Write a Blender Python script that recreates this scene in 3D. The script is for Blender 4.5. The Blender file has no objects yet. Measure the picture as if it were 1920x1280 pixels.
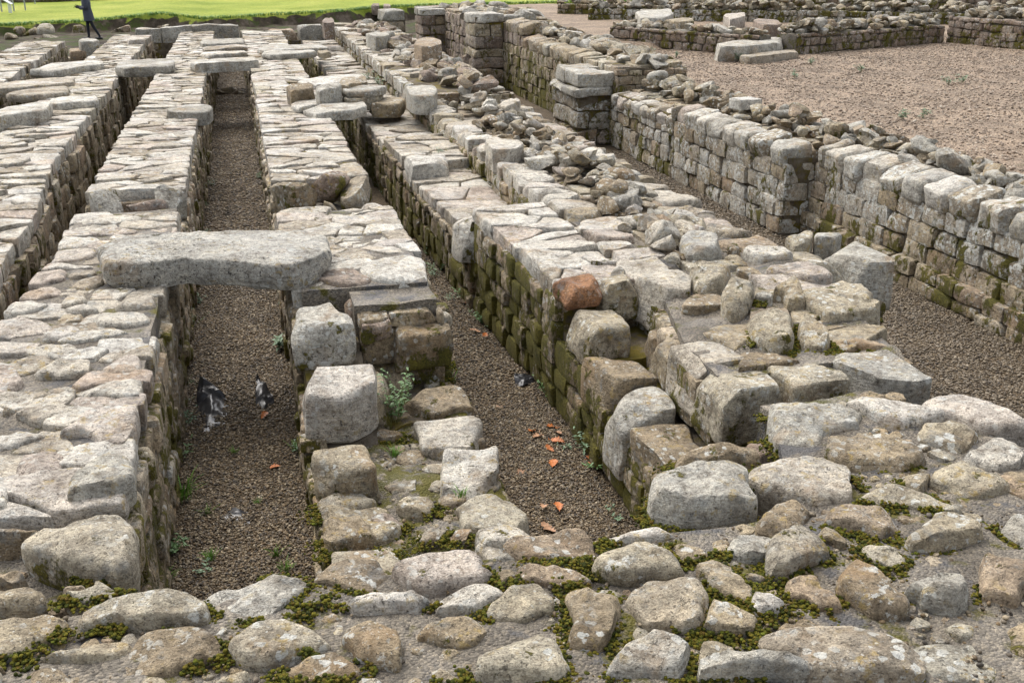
import bpy, math, random
import numpy as np
from mathutils import Matrix, Vector
S = bpy.context.scene
R = math.radians
# ------------------------------------------------------------------ camera
F_PX, VX, VY, CAMH = 1950., 430., -105., 3.55
_p = math.atan2(640-VY, F_PX); _y = math.atan2(960-VX, F_PX/math.cos(_p))
FW = np.array([math.sin(_y)*math.cos(_p), math.cos(_y)*math.cos(_p), -math.sin(_p)])
RT = np.array([math.cos(_y), -math.sin(_y), 0.]); UP = np.cross(RT, FW)
cam = bpy.data.cameras.new('camera'); camo = bpy.data.objects.new('camera', cam)
S.collection.objects.link(camo); S.camera = camo
cam.sensor_width = 36.; cam.lens = F_PX/1920*36.; cam.clip_start = .1; cam.clip_end = 3000
camo.matrix_world = Matrix(((RT[0], UP[0], -FW[0], 0), (RT[1], UP[1], -FW[1], 0), (RT[2], UP[2], -FW[2], CAMH), (0, 0, 0, 1)))
# ------------------------------------------------------------------ sky, sun, exposure
SUN_AZ, SUN_EL = -18., 56.          # azimuth from +Y towards +X
w = bpy.data.worlds.new('World'); S.world = w; w.use_nodes = True
nt = w.node_tree; bg = nt.nodes['Background']
sky = nt.nodes.new('ShaderNodeTexSky'); sky.sky_type = 'NISHITA'; sky.sun_disc = False
sky.sun_elevation = R(SUN_EL); sky.sun_rotation = R(SUN_AZ); sky.dust_density = 4.; sky.ozone_density = 1.; sky.air_density = 1.
hs = nt.nodes.new('ShaderNodeHueSaturation'); hs.inputs['Saturation'].default_value = .35
nt.links.new(sky.outputs[0], hs.inputs['Color']); nt.links.new(hs.outputs[0], bg.inputs[0]); bg.inputs[1].default_value = .15
sl = bpy.data.lights.new('sun', 'SUN'); sl.energy = 1.05; sl.angle = R(55); sl.color = (1, .955, .88)
so = bpy.data.objects.new('sun', sl); S.collection.objects.link(so); so.location = (-20, 20, 30)
sd = Vector((math.sin(R(SUN_AZ))*math.cos(R(SUN_EL)), math.cos(R(SUN_AZ))*math.cos(R(SUN_EL)), math.sin(R(SUN_EL))))
so.rotation_euler = sd.to_track_quat('Z', 'Y').to_euler()
S.view_settings.view_transform = 'Standard'; S.view_settings.look = 'None'
S.view_settings.exposure = 1.04; S.view_settings.gamma = 1.0
S.render.engine = 'CYCLES'

# ------------------------------------------------------------------ pixel helpers (photo pixel -> direction -> point on a known plane)
def ray(px, py): return FW*F_PX + RT*(px-960) - UP*(py-640)
def Wz(px, py, z):
    d = ray(px, py); t = (z-CAMH)/d[2]; return np.array([d[0]*t, d[1]*t])
def ZM(ox, oy, s, pts): return [(ox+x/s, oy+y/s) for x, y in pts]
def cdist(p): return float(np.linalg.norm(np.asarray(p)-np.array([0, 0, CAMH])))

# ------------------------------------------------------------------ noise
def _h(ix, iy, iz, s):
    h = (ix*374761393 + iy*668265263 + iz*1274126177 + s*974634777) & 0xffffffff
    h = ((h ^ (h >> 13))*1103515245) & 0xffffffff
    h = ((h ^ (h >> 16))*2654435769) & 0xffffffff
    return (h & 0xffff)/32767.5 - 1.
def vnoise(p, s=0):
    p = np.asarray(p, float); i = np.floor(p).astype(np.int64); f = p-i; u = f*f*(3-2*f)
    r = 0.
    for a in (0, 1):
        wa = u[:, 0] if a else 1-u[:, 0]
        for b in (0, 1):
            wb = u[:, 1] if b else 1-u[:, 1]
            for c in (0, 1):
                wc = u[:, 2] if c else 1-u[:, 2]
                r = r + wa*wb*wc*_h(i[:, 0]+a, i[:, 1]+b, i[:, 2]+c, s)
    return r
def fbm(p, s=0, o=3):
    r = 0.; a = 1.; p = np.asarray(p, float)
    for k in range(o): r = r + a*vnoise(p*2**k, s+17*k); a *= .5
    return r
rng = random.Random(7); nr = np.random.RandomState(11)
SEED = [0]
def sd_(): SEED[0] += 1; return SEED[0]

# ------------------------------------------------------------------ materials
def ND(nt, t, **kw):
    n = nt.nodes.new(t)
    for k, v in kw.items():
        if k.startswith('i_'):
            n.inputs[k[2:].replace('_', ' ')].default_value = v
        else: setattr(n, k, v)
    return n
class MT:
    def __init__(s, name, rough=.8, spec=.4):
        s.m = bpy.data.materials.new(name); s.m.use_nodes = True; s.nt = s.m.node_tree
        s.b = s.nt.nodes['Principled BSDF']; s.b.inputs['Roughness'].default_value = rough
        s.b.inputs['Specular IOR Level'].default_value = spec
        s.pos = ND(s.nt, 'ShaderNodeNewGeometry').outputs['Position']
    def L(s, a, b): s.nt.links.new(a, b)
    def noise(s, scale, detail=4, rough=.55, vec=None, off=0.):
        n = ND(s.nt, 'ShaderNodeTexNoise'); n.inputs['Scale'].default_value = scale
        n.inputs['Detail'].default_value = detail; n.inputs['Roughness'].default_value = rough
        v = vec or s.pos
        if off:
            a = ND(s.nt, 'ShaderNodeVectorMath', operation='ADD'); s.L(v, a.inputs[0]); a.inputs[1].default_value = (off, off*1.7, -off); v = a.outputs[0]
        s.L(v, n.inputs['Vector']); return n.outputs['Fac']
    def vor(s, scale, feature='F1', out='Distance', rnd=1., vec=None):
        n = ND(s.nt, 'ShaderNodeTexVoronoi', feature=feature); n.inputs['Scale'].default_value = scale
        n.inputs['Randomness'].default_value = rnd; s.L(vec or s.pos, n.inputs['Vector']); return n.outputs[out]
    def ramp(s, fac, stops, interp='LINEAR'):
        n = ND(s.nt, 'ShaderNodeValToRGB'); e = n.color_ramp.elements; n.color_ramp.interpolation = interp
        while len(e) < len(stops): e.new(.5)
        for k, (p, c) in enumerate(stops):
            e[k].position = p; e[k].color = (*c, 1) if len(c) == 3 else c
        s.L(fac, n.inputs[0]); return n.outputs[0]
    def step(s, fac, a, b):
        n = ND(s.nt, 'ShaderNodeMapRange', interpolation_type='SMOOTHSTEP'); s.L(fac, n.inputs[0])
        n.inputs[1].default_value = a; n.inputs[2].default_value = b; return n.outputs[0]
    def math(s, op, a, b=None, c=None):
        n = ND(s.nt, 'ShaderNodeMath', operation=op)
        for k, v in enumerate((a, b, c)):
            if v is None: continue
            if isinstance(v, (int, float)): n.inputs[k].default_value = v
            else: s.L(v, n.inputs[k])
        return n.outputs[0]
    def mix(s, f, a, b, mode='MIX'):
        n = ND(s.nt, 'ShaderNodeMix', data_type='RGBA', blend_type=mode)
        for k, v in ((0, f), (6, a), (7, b)):
            if isinstance(v, (int, float)): n.inputs[k].default_value = v
            elif isinstance(v, tuple): n.inputs[k].default_value = (*v, 1)
            else: s.L(v, n.inputs[k])
        return n.outputs[2]
    def attr(s, name): return ND(s.nt, 'ShaderNodeAttribute', attribute_name=name).outputs['Fac']
    def color(s, c):
        if isinstance(c, tuple): s.b.inputs['Base Color'].default_value = (*c, 1)
        else: s.L(c, s.b.inputs['Base Color'])
    def rough(s, r): s.L(r, s.b.inputs['Roughness'])
    def bump(s, h, strength=.5, dist=.01, prev=None):
        n = ND(s.nt, 'ShaderNodeBump'); n.inputs['Strength'].default_value = strength; n.inputs['Distance'].default_value = dist
        s.L(h, n.inputs['Height'])
        if prev: s.L(prev, n.inputs['Normal'])
        s.L(n.outputs[0], s.b.inputs['Normal']); return n.outputs[0]

def stone_mat(name, stops, lich=.5, moss=1., pit=.5, dark=.3, wet=.2, bump=1., crust_at=.47, crust_t=.57):
    t = MT(name, .8, .35)
    rnd = t.attr('rnd'); mo = t.attr('moss')
    c = t.ramp(rnd, stops)
    n1 = t.noise(5., 5, .6); n2 = t.noise(26., 5, .65, off=3.); n3 = t.noise(110., 4, .7, off=5.)
    c = t.mix(.85, c, t.ramp(n1, [(.27, (.34, .29, .23)), (.5, (1, 1, 1)), (.72, (1.45, 1.42, 1.36))]), 'MULTIPLY')
    c = t.mix(.8, c, t.ramp(n2, [(.3, (.4, .36, .32)), (.5, (1, 1, 1)), (.72, (1.42, 1.4, 1.36))]), 'MULTIPLY')
    c = t.mix(.85, c, t.ramp(n3, [(.32, (.42, .39, .35)), (.5, (1.02, 1.02, 1.02)), (.7, (1.35, 1.35, 1.33))]), 'MULTIPLY')
    # rusty and grey staining
    c = t.mix(t.math('MULTIPLY', t.step(t.noise(2.3, 4, .6, off=9.), .56, .7), .45), c, (.30, .19, .09))
    c = t.mix(t.math('MULTIPLY', t.step(t.noise(7., 5, .7, off=14.), .54, .68), .5), c, (.20, .21, .205))
    # dark algae patches
    dk = t.math('MULTIPLY', t.step(t.noise(9., 6, .7, off=21.), .55, .66), dark)
    c = t.mix(dk, c, (.05, .047, .038))
    # pits
    pt = t.math('MULTIPLY', t.math('MAXIMUM', t.step(t.noise(55., 3, .6, off=31.), .62, .69), t.step(t.noise(24., 4, .65, off=35.), .65, .7)), pit); c = t.mix(pt, c, (.045, .038, .03))
    # lichen : small round spots + ragged crusts
    dn = ND(t.nt, 'ShaderNodeTexNoise'); dn.inputs['Scale'].default_value = 28.; dn.inputs['Detail'].default_value = 4.; t.L(t.pos, dn.inputs['Vector'])
    d1 = ND(t.nt, 'ShaderNodeVectorMath', operation='SCALE'); t.L(dn.outputs['Color'], d1.inputs[0]); d1.inputs['Scale'].default_value = .055
    d2 = ND(t.nt, 'ShaderNodeVectorMath', operation='ADD'); t.L(t.pos, d2.inputs[0]); t.L(d1.outputs[0], d2.inputs[1]); dv = d2.outputs[0]
    cov = t.step(t.noise(2.6, 3, .5, off=41.), .42, .62)
    sp = t.math('SUBTRACT', t.math('MULTIPLY', t.noise(3.5, 2, .5, off=47.), .62), t.vor(17., vec=dv))
    spots = t.math('MULTIPLY', t.step(sp, 0., .05), cov)
    sp2 = t.math('MULTIPLY', t.step(t.math('SUBTRACT', .24, t.vor(42., vec=dv)), 0., .05), t.step(t.noise(4., 2, .5, off=57.), .5, .6))
    crust = t.math('MULTIPLY', t.step(t.noise(13., 7, .75, off=61.), crust_t, crust_t+.05), t.step(t.noise(1.7, 3, .5, off=67.), crust_at, crust_at+.13))
    li = t.math('MINIMUM', t.math('MULTIPLY', t.math('ADD', t.math('ADD', spots, t.math('MULTIPLY', sp2, .7)), crust), lich), .92)
    c = t.mix(li, c, t.mix(t.noise(30., 2, .5), (.42, .43, .39), (.70, .69, .64)))
    # yellow-orange lichen dust
    yl = t.math('MULTIPLY', t.math('MULTIPLY', t.step(t.noise(15., 6, .7, off=101.), .555, .63), t.step(t.noise(2.1, 3, .5, off=107.), .45, .58)), .62)
    c = t.mix(yl, c, (.33, .235, .07))
    # moss
    sv = ND(t.nt, 'ShaderNodeVectorMath', operation='MULTIPLY'); t.L(t.pos, sv.inputs[0]); sv.inputs[1].default_value = (1., 1., .45)
    mn = t.math('ADD', t.math('MULTIPLY', t.noise(3.2, 7, .72, vec=sv.outputs[0], off=73.), 1.9), t.math('MULTIPLY', t.noise(13., 5, .7, off=77.), 1.1))
    mm = t.math('ADD', t.math('MULTIPLY', mo, moss), t.math('SUBTRACT', mn, 1.86))
    mk = t.step(mm, .0, .13)
    mc = t.mix(t.noise(5., 3, .6, off=80.), (.032, .040, .009), (.23, .19, .028))
    mc = t.mix(.8, mc, t.ramp(t.noise(70., 3, .6), [(.3, (.3, .3, .3)), (.7, (1.5, 1.5, 1.4))]), 'MULTIPLY')
    c = t.mix(mk, c, mc)
    t.color(c)
    wv = t.step(t.noise(1.9, 3, .55, off=90.), .52, .66)
    ro = t.math('SUBTRACT', .86, t.math('MULTIPLY', wv, wet)); ro = t.math('MAXIMUM', ro, t.math('MULTIPLY', mk, .9)); t.rough(ro)
    h = t.math('ADD', t.math('ADD', t.math('MULTIPLY', n2, 1.), t.math('MULTIPLY', n3, .35)), t.math('MULTIPLY', pt, -.9))
    h = t.math('ADD', h, t.math('MULTIPLY', mk, t.math('ADD', .2, t.math('MULTIPLY', t.noise(160., 3, .6), .7))))
    bv = ND(t.nt, 'ShaderNodeVectorMath', operation='MULTIPLY'); t.L(t.pos, bv.inputs[0]); bv.inputs[1].default_value = (3., 3., 45.)
    h = t.math('ADD', h, t.math('MULTIPLY', t.noise(1., 4, .6, vec=bv.outputs[0]), .55))
    t.bump(h, bump, .028)
    return t.m
TAN = [(0, (.20, .155, .10)), (.2, (.275, .22, .145)), (.45, (.335, .285, .20)), (.7, (.37, .335, .26)), (.88, (.30, .225, .15)), (1, (.29, .27, .22))]
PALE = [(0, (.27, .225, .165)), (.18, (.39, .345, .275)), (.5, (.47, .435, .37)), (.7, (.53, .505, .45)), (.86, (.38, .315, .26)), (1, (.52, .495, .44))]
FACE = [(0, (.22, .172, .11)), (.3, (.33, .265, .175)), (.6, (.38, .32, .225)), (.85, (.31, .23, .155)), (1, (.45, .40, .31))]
CREAM = [(0, (.25, .205, .145)), (.3, (.34, .295, .225)), (.6, (.39, .35, .285)), (1, (.45, .425, .37))]
PINK = [(0, (.21, .16, .125)), (.4, (.28, .22, .175)), (.7, (.30, .25, .20)), (1, (.24, .175, .135))]
GREY = [(0, (.28, .262, .222)), (.5, (.37, .35, .30)), (1, (.46, .438, .385))]
M = {}
M['tan'] = stone_mat('sandstone_tan', TAN, lich=.75, moss=.95, wet=.2)
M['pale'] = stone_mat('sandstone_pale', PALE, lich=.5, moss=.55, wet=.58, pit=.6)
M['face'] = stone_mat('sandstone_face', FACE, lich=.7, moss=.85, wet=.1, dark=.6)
M['lich'] = stone_mat('sandstone_lichened', CREAM, lich=1.25, moss=.9, wet=.15, dark=.6, crust_at=.37, crust_t=.515)
M['pink'] = stone_mat('sandstone_pink', PINK, lich=.5, moss=.8, wet=.1, dark=.6)
M['grey'] = stone_mat('sandstone_grey', GREY, lich=.65, moss=.5, wet=.5)
M['lintel'] = stone_mat('sandstone_lintel', GREY, lich=1., moss=.4, wet=.45, pit=.8, dark=.15, bump=1.5)
M['orange'] = stone_mat('sandstone_orange', [(0, (.31, .155, .075)), (1, (.31, .155, .075))], lich=.25, moss=.8, wet=.1)
def mortar_mat():
    t = MT('lime_mortar', .85, .35)
    n = t.noise(3., 5, .6); v = t.vor(75., out='Color'); d = t.vor(75.)
    c = t.ramp(n, [(.3, (.09, .08, .066)), (.5, (.165, .148, .122)), (.7, (.235, .213, .18))])
    g = ND(t.nt, 'ShaderNodeRGBToBW'); t.L(v, g.inputs[0])
    c = t.mix(.75, c, t.ramp(g.outputs[0], [(.15, (.45, .42, .4)), (.5, (1, .97, .93)), (.85, (1.55, 1.45, 1.3))]), 'MULTIPLY')
    c = t.mix(t.math('MULTIPLY', t.step(t.noise(4.5, 5, .65, off=7.), .54, .64), .8), c, (.075, .075, .078))
    mk = t.step(t.math('ADD', t.noise(5., 6, .7, off=13.), t.math('MULTIPLY', t.attr('moss'), .4)), .62, .74)
    mc = t.mix(t.noise(9., 3, .6, off=3.), (.03, .035, .008), (.15, .125, .02)); c = t.mix(mk, c, mc); t.color(c)
    t.rough(t.math('SUBTRACT', .9, t.math('MULTIPLY', t.step(t.noise(2.5, 3, .5, off=19.), .5, .62), .35)))
    t.bump(t.math('ADD', t.math('MULTIPLY', d, -1.), t.noise(30., 5, .7)), .9, .014); return t.m
M['mortar'] = mortar_mat()
def joint_mat():
    t = MT('joint_earth', .95, .2); c = t.ramp(t.noise(6., 6, .7), [(.3, (.05, .04, .028)), (.5, (.12, .098, .07)), (.7, (.21, .18, .14))])
    mk = t.step(t.math('ADD', t.noise(4., 6, .7, off=13.), t.math('MULTIPLY', t.attr('moss'), .2)), .53, .66)
    c = t.mix(mk, c, t.mix(t.noise(11., 3, .6, off=3.), (.035, .038, .008), (.23, .17, .03))); t.color(c)
    t.bump(t.noise(60., 6, .75), 1., .02); return t.m
M['joint'] = joint_mat()
def gravel_mat(name, stops, scale):
    t = MT(name, .8, .3)
    d = t.vor(scale); g = ND(t.nt, 'ShaderNodeRGBToBW'); t.L(t.vor(scale, out='Color'), g.inputs[0])
    c = t.ramp(g.outputs[0], stops)
    c = t.mix(.9, c, t.ramp(t.noise(1.3, 5, .6), [(.3, (.62, .6, .58)), (.7, (1.3, 1.28, 1.25))]), 'MULTIPLY')
    c = t.mix(.6, c, t.ramp(t.noise(9., 4, .6, off=4.), [(.3, (.6, .6, .6)), (.7, (1.35, 1.33, 1.3))]), 'MULTIPLY')
    c = t.mix(t.math('MULTIPLY', t.step(t.noise(2., 5, .65, off=9.), .62, .72), .35), c, (.07, .075, .02))
    t.color(c); t.bump(d, 1., .02); return t.m
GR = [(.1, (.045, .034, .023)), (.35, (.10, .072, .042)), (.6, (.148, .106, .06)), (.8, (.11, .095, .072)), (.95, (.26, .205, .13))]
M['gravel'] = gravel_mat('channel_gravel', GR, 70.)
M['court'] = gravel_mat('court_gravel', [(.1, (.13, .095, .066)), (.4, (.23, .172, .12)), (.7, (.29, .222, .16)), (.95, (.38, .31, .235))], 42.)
def pebble_mat(name, stops):
    t = MT(name, .6, .4); oi = ND(t.nt, 'ShaderNodeObjectInfo').outputs['Random']; c = t.ramp(oi, stops)
    c = t.mix(.6, c, t.ramp(t.noise(1.6, 4, .6), [(.3, (.6, .58, .56)), (.7, (1.25, 1.22, 1.2))]), 'MULTIPLY')
    t.color(c); return t.m
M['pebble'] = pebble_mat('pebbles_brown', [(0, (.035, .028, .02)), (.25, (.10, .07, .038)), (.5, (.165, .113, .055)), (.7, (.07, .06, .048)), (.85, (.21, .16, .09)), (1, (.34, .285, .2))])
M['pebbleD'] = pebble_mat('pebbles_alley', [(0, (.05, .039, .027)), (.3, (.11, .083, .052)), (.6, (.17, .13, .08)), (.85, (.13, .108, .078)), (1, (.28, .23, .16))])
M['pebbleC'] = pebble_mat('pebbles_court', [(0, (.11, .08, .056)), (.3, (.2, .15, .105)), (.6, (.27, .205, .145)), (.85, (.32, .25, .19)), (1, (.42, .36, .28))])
def moss_mat():
    t = MT('moss_cushion', .95, .15); oi = ND(t.nt, 'ShaderNodeObjectInfo').outputs['Random']
    c = t.ramp(oi, [(0, (.028, .034, .008)), (.3, (.075, .085, .014)), (.6, (.2, .175, .022)), (.8, (.14, .095, .022)), (1, (.15, .17, .022))])
    c = t.mix(.8, c, t.ramp(t.noise(220., 3, .6), [(.3, (.4, .4, .4)), (.7, (1.5, 1.5, 1.4))]), 'MULTIPLY'); t.color(c)
    t.bump(t.noise(260., 3, .7), 1., .012); return t.m
M['moss'] = moss_mat()
def plain(name, c, rough=.6, var=.25, sc=30., spec=.4, trans=0.):
    t = MT(name, rough, spec); n = t.noise(sc, 4, .6)
    t.color(t.mix(1., c, t.ramp(n, [(.3, (1-var,)*3), (.7, (1+var,)*3)]), 'MULTIPLY'))
    if trans: t.b.inputs['Subsurface Weight'].default_value = trans; t.b.inputs['Subsurface Radius'].default_value = (.005, .005, .002)
    return t.m
M['weed'] = plain('weed_leaf', (.075, .15, .04), .5); M['weed2'] = plain('weed_leaf_greyish', (.15, .23, .13), .55)
M['grassblade'] = plain('grass_blade', (.12, .24, .03), .5); M['stem'] = plain('weed_stem', (.16, .17, .06), .6)
M['leafo'] = plain('oak_leaf_orange', (.42, .13, .03), .55, .4, 60.); M['leafb'] = plain('oak_leaf_brown', (.36, .20, .11), .6, .4, 60.)
M['membrane'] = plain('black_membrane', (.018, .018, .021), .36, .4, 14., .6)
M['coat'] = plain('coat_cloth', (.062, .068, .09), .8); M['trouser'] = plain('trouser_cloth', (.014, .015, .022), .8)
M['skin'] = plain('skin', (.5, .31, .22), .5); M['hair'] = plain('hair', (.03, .02, .014), .6); M['glove'] = plain('glove', (.012, .012, .014), .7)
M['boot'] = plain('boot', (.02, .017, .015), .5); M['metal'] = plain('galvanised_post', (.32, .34, .35), .4); M['white'] = plain('panel_white', (.72, .73, .73), .4, .05)
def ground_mat():
    t = MT('turf_and_earth', .95, .2)
    g = t.attr('grass')
    gc = t.ramp(t.noise(.35, 4, .6), [(.3, (.19, .25, .03)), (.5, (.28, .33, .055)), (.7, (.38, .39, .09))])
    gc = t.mix(.8, gc, t.ramp(t.noise(9., 5, .7), [(.3, (.55, .6, .5)), (.7, (1.35, 1.3, 1.2))]), 'MULTIPLY')
    ec = t.ramp(t.noise(2.2, 6, .65, off=3.), [(.3, (.03, .023, .015)), (.5, (.065, .05, .034)), (.68, (.15, .12, .092))])
    ec = t.mix(t.step(t.noise(1.1, 5, .7, off=7.), .5, .6), ec, (.055, .07, .018))
    mk = t.step(t.math('ADD', g, t.math('MULTIPLY', t.math('SUBTRACT', t.noise(3., 5, .7, off=11.), .5), .9)), .4, .6)
    t.color(t.mix(mk, ec, gc)); t.bump(t.noise(14., 6, .75), 1., .08); return t.m
M['ground'] = ground_mat()

# ------------------------------------------------------------------ object helpers
COL = S.collection.objects
def tag(o, label, cat, group=None, kind=None):
    if label: o['label'] = label
    if cat: o['category'] = cat
    if group: o['group'] = group
    if kind: o['kind'] = kind
    return o
def empty(name, loc, label, cat, group=None):
    o = bpy.data.objects.new(name, None); COL.link(o); o.location = loc; o.empty_display_size = .2
    return tag(o, label, cat, group)
def mesh_obj(name, V, Fc, mat, parent=None, rnd=None, moss=None, sharp=None, smooth=True, origin=None, extra=None):
    V = np.asarray(V, float)
    c = np.array(origin, float) if origin is not None else np.array([V[:, 0].mean(), V[:, 1].mean(), V[:, 2].min()])
    me = bpy.data.meshes.new(name); me.from_pydata((V-c).tolist(), [], Fc)
    n = len(V)
    if rnd is not None:
        a = me.attributes.new('rnd', 'FLOAT', 'POINT'); a.data.foreach_set('value', np.broadcast_to(np.asarray(rnd, np.float32), (n,)).astype(np.float32))
    if moss is not None:
        a = me.attributes.new('moss', 'FLOAT', 'POINT'); a.data.foreach_set('value', np.broadcast_to(np.asarray(moss, np.float32), (n,)).astype(np.float32))
    if extra:
        for k, v in extra.items():
            a = me.attributes.new(k, 'FLOAT', 'POINT'); a.data.foreach_set('value', np.asarray(v, np.float32))
    if smooth: me.shade_smooth()
    if sharp: me.set_sharp_from_angle(angle=R(sharp))
    me.materials.append(mat)
    o = bpy.data.objects.new(name, me); COL.link(o)
    if parent is not None:
        o.parent = parent; o.location = Vector(c)-parent.location
    else: o.location = c
    return o

# ------------------------------------------------------------------ stone shapes
_FC = {}
def ringfaces(N, nrg):
    k = (N, nrg)
    if k not in _FC:
        f = []
        for j in range(N): f.append((0, 1+j, 1+(j+1) % N))
        for r in range(nrg-1):
            a = 1+r*N; b = a+N
            for j in range(N):
                j2 = (j+1) % N; f.append((a+j, b+j, b+j2, a+j2))
        a = 1+(nrg-1)*N; last = 1+nrg*N
        for j in range(N): f.append((a+j, last, a+(j+1) % N))
        _FC[k] = f
    return _FC[k]
def resample(poly, N, sm):
    P = np.array(poly, float)
    a = P[:, 0]*np.roll(P[:, 1], -1)-np.roll(P[:, 0], -1)*P[:, 1]
    if a.sum() < 0: P = P[::-1]
    Q = np.vstack([P, P[:1]]); d = np.r_[0, np.cumsum(np.linalg.norm(np.diff(Q, axis=0), axis=1))]
    t = np.linspace(0, d[-1], N, endpoint=False)
    b = np.stack([np.interp(t, d, Q[:, 0]), np.interp(t, d, Q[:, 1])], 1)
    for _ in range(sm): b = .25*np.roll(b, 1, 0)+.5*b+.25*np.roll(b, -1, 0)
    return b
def centroid(P):
    P = np.asarray(P); x, y = P[:, 0], P[:, 1]; x2, y2 = np.roll(x, -1), np.roll(y, -1); c = x*y2-x2*y; A = c.sum()/2
    if abs(A) < 1e-9: return P.mean(0)
    return np.array([((x+x2)*c).sum()/(6*A), ((y+y2)*c).sum()/(6*A)])
def rock_poly(poly, ztop, depth, ev=.025, eh=.025, lod=1, amp=.012, dome=0., tilt=(0, 0), cuts=0, sm=None):
    """a stone whose plan outline is poly: rounded shoulders, rough top, sides going down depth"""
    N = (60, 26, 16, 10)[lod]
    b = resample(poly, N, (2, 1, 0, 0)[lod] if sm is None else sm); c = centroid(b); rad = np.linalg.norm(b-c, axis=1).mean(); s0 = sd_()
    b = b+(b-c)*(fbm(np.c_[b*9, np.full(N, .3)], s0, 2)[:, None]*.05)
    se = max(.45, 1-eh/rad)
    if lod == 0: rg = [(se*.2, 0), (se*.4, 0), (se*.6, 0), (se*.8, 0), (se*.93, -.04), (se, -.12), (se+(1-se)*.45, -.32), (se+(1-se)*.8, -.62), (1., -1.), (1.015, -2), (1., -3.), (.94, -4.)]
    elif lod == 1: rg = [(se*.33, 0), (se*.66, 0), (se*.9, -.03), (se, -.12), (se+(1-se)*.55, -.4), (1., -1.), (1.01, -2.5), (.95, -4.)]
    elif lod == 2: rg = [(se*.5, 0), (se, -.1), (se+(1-se)*.6, -.42), (1., -1.), (.97, -4.)]
    else: rg = [(se*.55, 0), (se, -.12), (1., -1.), (.97, -4.)]
    V = [[c[0], c[1], ztop+dome]]
    for s_, z_ in rg:
        if z_ >= -1: z = ztop+z_*ev
        else: z = ztop-ev-(depth-ev)*((-z_-1)/3.)
        rr = c+(b-c)*s_
        for q in rr: V.append([q[0], q[1], z+dome*max(0., 1-s_*s_)])
    V.append([c[0], c[1], ztop-depth]); V = np.array(V)
    if tilt != (0, 0):
        k = np.clip((V[:, 2]-(ztop-depth))/max(depth, .01), 0, 1)
        V[:, 2] += k*(tilt[0]*(V[:, 0]-c[0])+tilt[1]*(V[:, 1]-c[1]))
    L = max(rad, .06)
    for k in range(cuts):
        a = rng.uniform(0, 2*math.pi); up = rng.choice((rng.uniform(1.6, 4.5), rng.uniform(1.6, 4.5), rng.uniform(0, .3), rng.uniform(0, .3), rng.uniform(.5, 1.1))); n = np.array([math.cos(a), math.sin(a), up]); n /= np.linalg.norm(n)
        q = (V-np.array([c[0], c[1], ztop-depth*.5]))@n; lim = q.max()*(rng.uniform(.84, .97) if up > .4 else rng.uniform(.76, .93)); m = q > lim
        V[m] -= np.outer((q[m]-lim)*.97, n)
    off = s0*3.7
    n1 = np.stack([fbm(V/(L*.9)+off+k*31., s0+k, 2) for k in range(3)], 1)
    V[:-1] += (n1*amp*np.array([.8, .8, 1.]))[:-1]
    if lod <= 1:
        rid = 1-2*np.abs(fbm(V/.11+off, s0+5, 2)); V[:-1, 2] += (rid*amp*.45)[:-1]
        V[:-1, 2] += (vnoise(V/.04+off, s0+9)*min(.008, amp*.4))[:-1]
    return V, ringfaces(N, len(rg))
_CB = {}
def cubegrid(n):
    if n in _CB: return _CB[n]
    idx = {}; V = []; Fc = []
    def vid(i, j, k):
        t = (i, j, k)
        if t not in idx: idx[t] = len(V); V.append([2*i/n-1, 2*j/n-1, 2*k/n-1])
        return idx[t]
    for a in range(n):
        for b in range(n):
            Fc.append((vid(a, b, 0), vid(a, b+1, 0), vid(a+1, b+1, 0), vid(a+1, b, 0)))
            Fc.append((vid(a, b, n), vid(a+1, b, n), vid(a+1, b+1, n), vid(a, b+1, n)))
            Fc.append((vid(a, 0, b), vid(a+1, 0, b), vid(a+1, 0, b+1), vid(a, 0, b+1)))
            Fc.append((vid(a, n, b), vid(a, n, b+1), vid(a+1, n, b+1), vid(a+1, n, b)))
            Fc.append((vid(0, a, b), vid(0, a, b+1), vid(0, a+1, b+1), vid(0, a+1, b)))
            Fc.append((vid(n, a, b), vid(n, a+1, b), vid(n, a+1, b+1), vid(n, a, b+1)))
    _CB[n] = (np.array(V), Fc); return _CB[n]
def rbox(c, s, n=4, rd=.02, amp=.008, rot=(0, 0, 0), cuts=0, taper=0.):
    """rough block: half-sizes from s, edge radius rd"""
    G, Fc = cubegrid(n); h = np.array(s)/2.; s0 = sd_()
    t = np.sign(G)*np.abs(G)**.8 if n > 3 else G      # crowd grid lines towards edges
    V = t*h; rd = min(rd, h.min()*.9); inner = np.clip(V, -(h-rd), h-rd); d = V-inner; ln = np.linalg.norm(d, axis=1); m = ln > 1e-6
    V[m] = inner[m]+d[m]/ln[m][:, None]*rd
    if taper: V[:, :2] *= (1-taper*(V[:, 2:3]/h[2]+1)*.5)
    for k in range(cuts):
        q = nr.normal(size=3); q[2] = abs(q[2])*.8; q /= np.linalg.norm(q); p = V@q; lim = p.max()*rng.uniform(.68, .9); mm = p > lim
        V[mm] -= np.outer((p[mm]-lim)*.9, q)
    L = h.mean()*1.3; n1 = np.stack([fbm(V/L+s0*2.3+k*29, s0+k, 2) for k in range(3)], 1); V = V+n1*amp
    Rm = np.array(Matrix.Rotation(rot[2], 3, 'Z') @ Matrix.Rotation(rot[1], 3, 'Y') @ Matrix.Rotation(rot[0], 3, 'X'))
    return V@Rm.T+np.array(c), Fc
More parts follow.
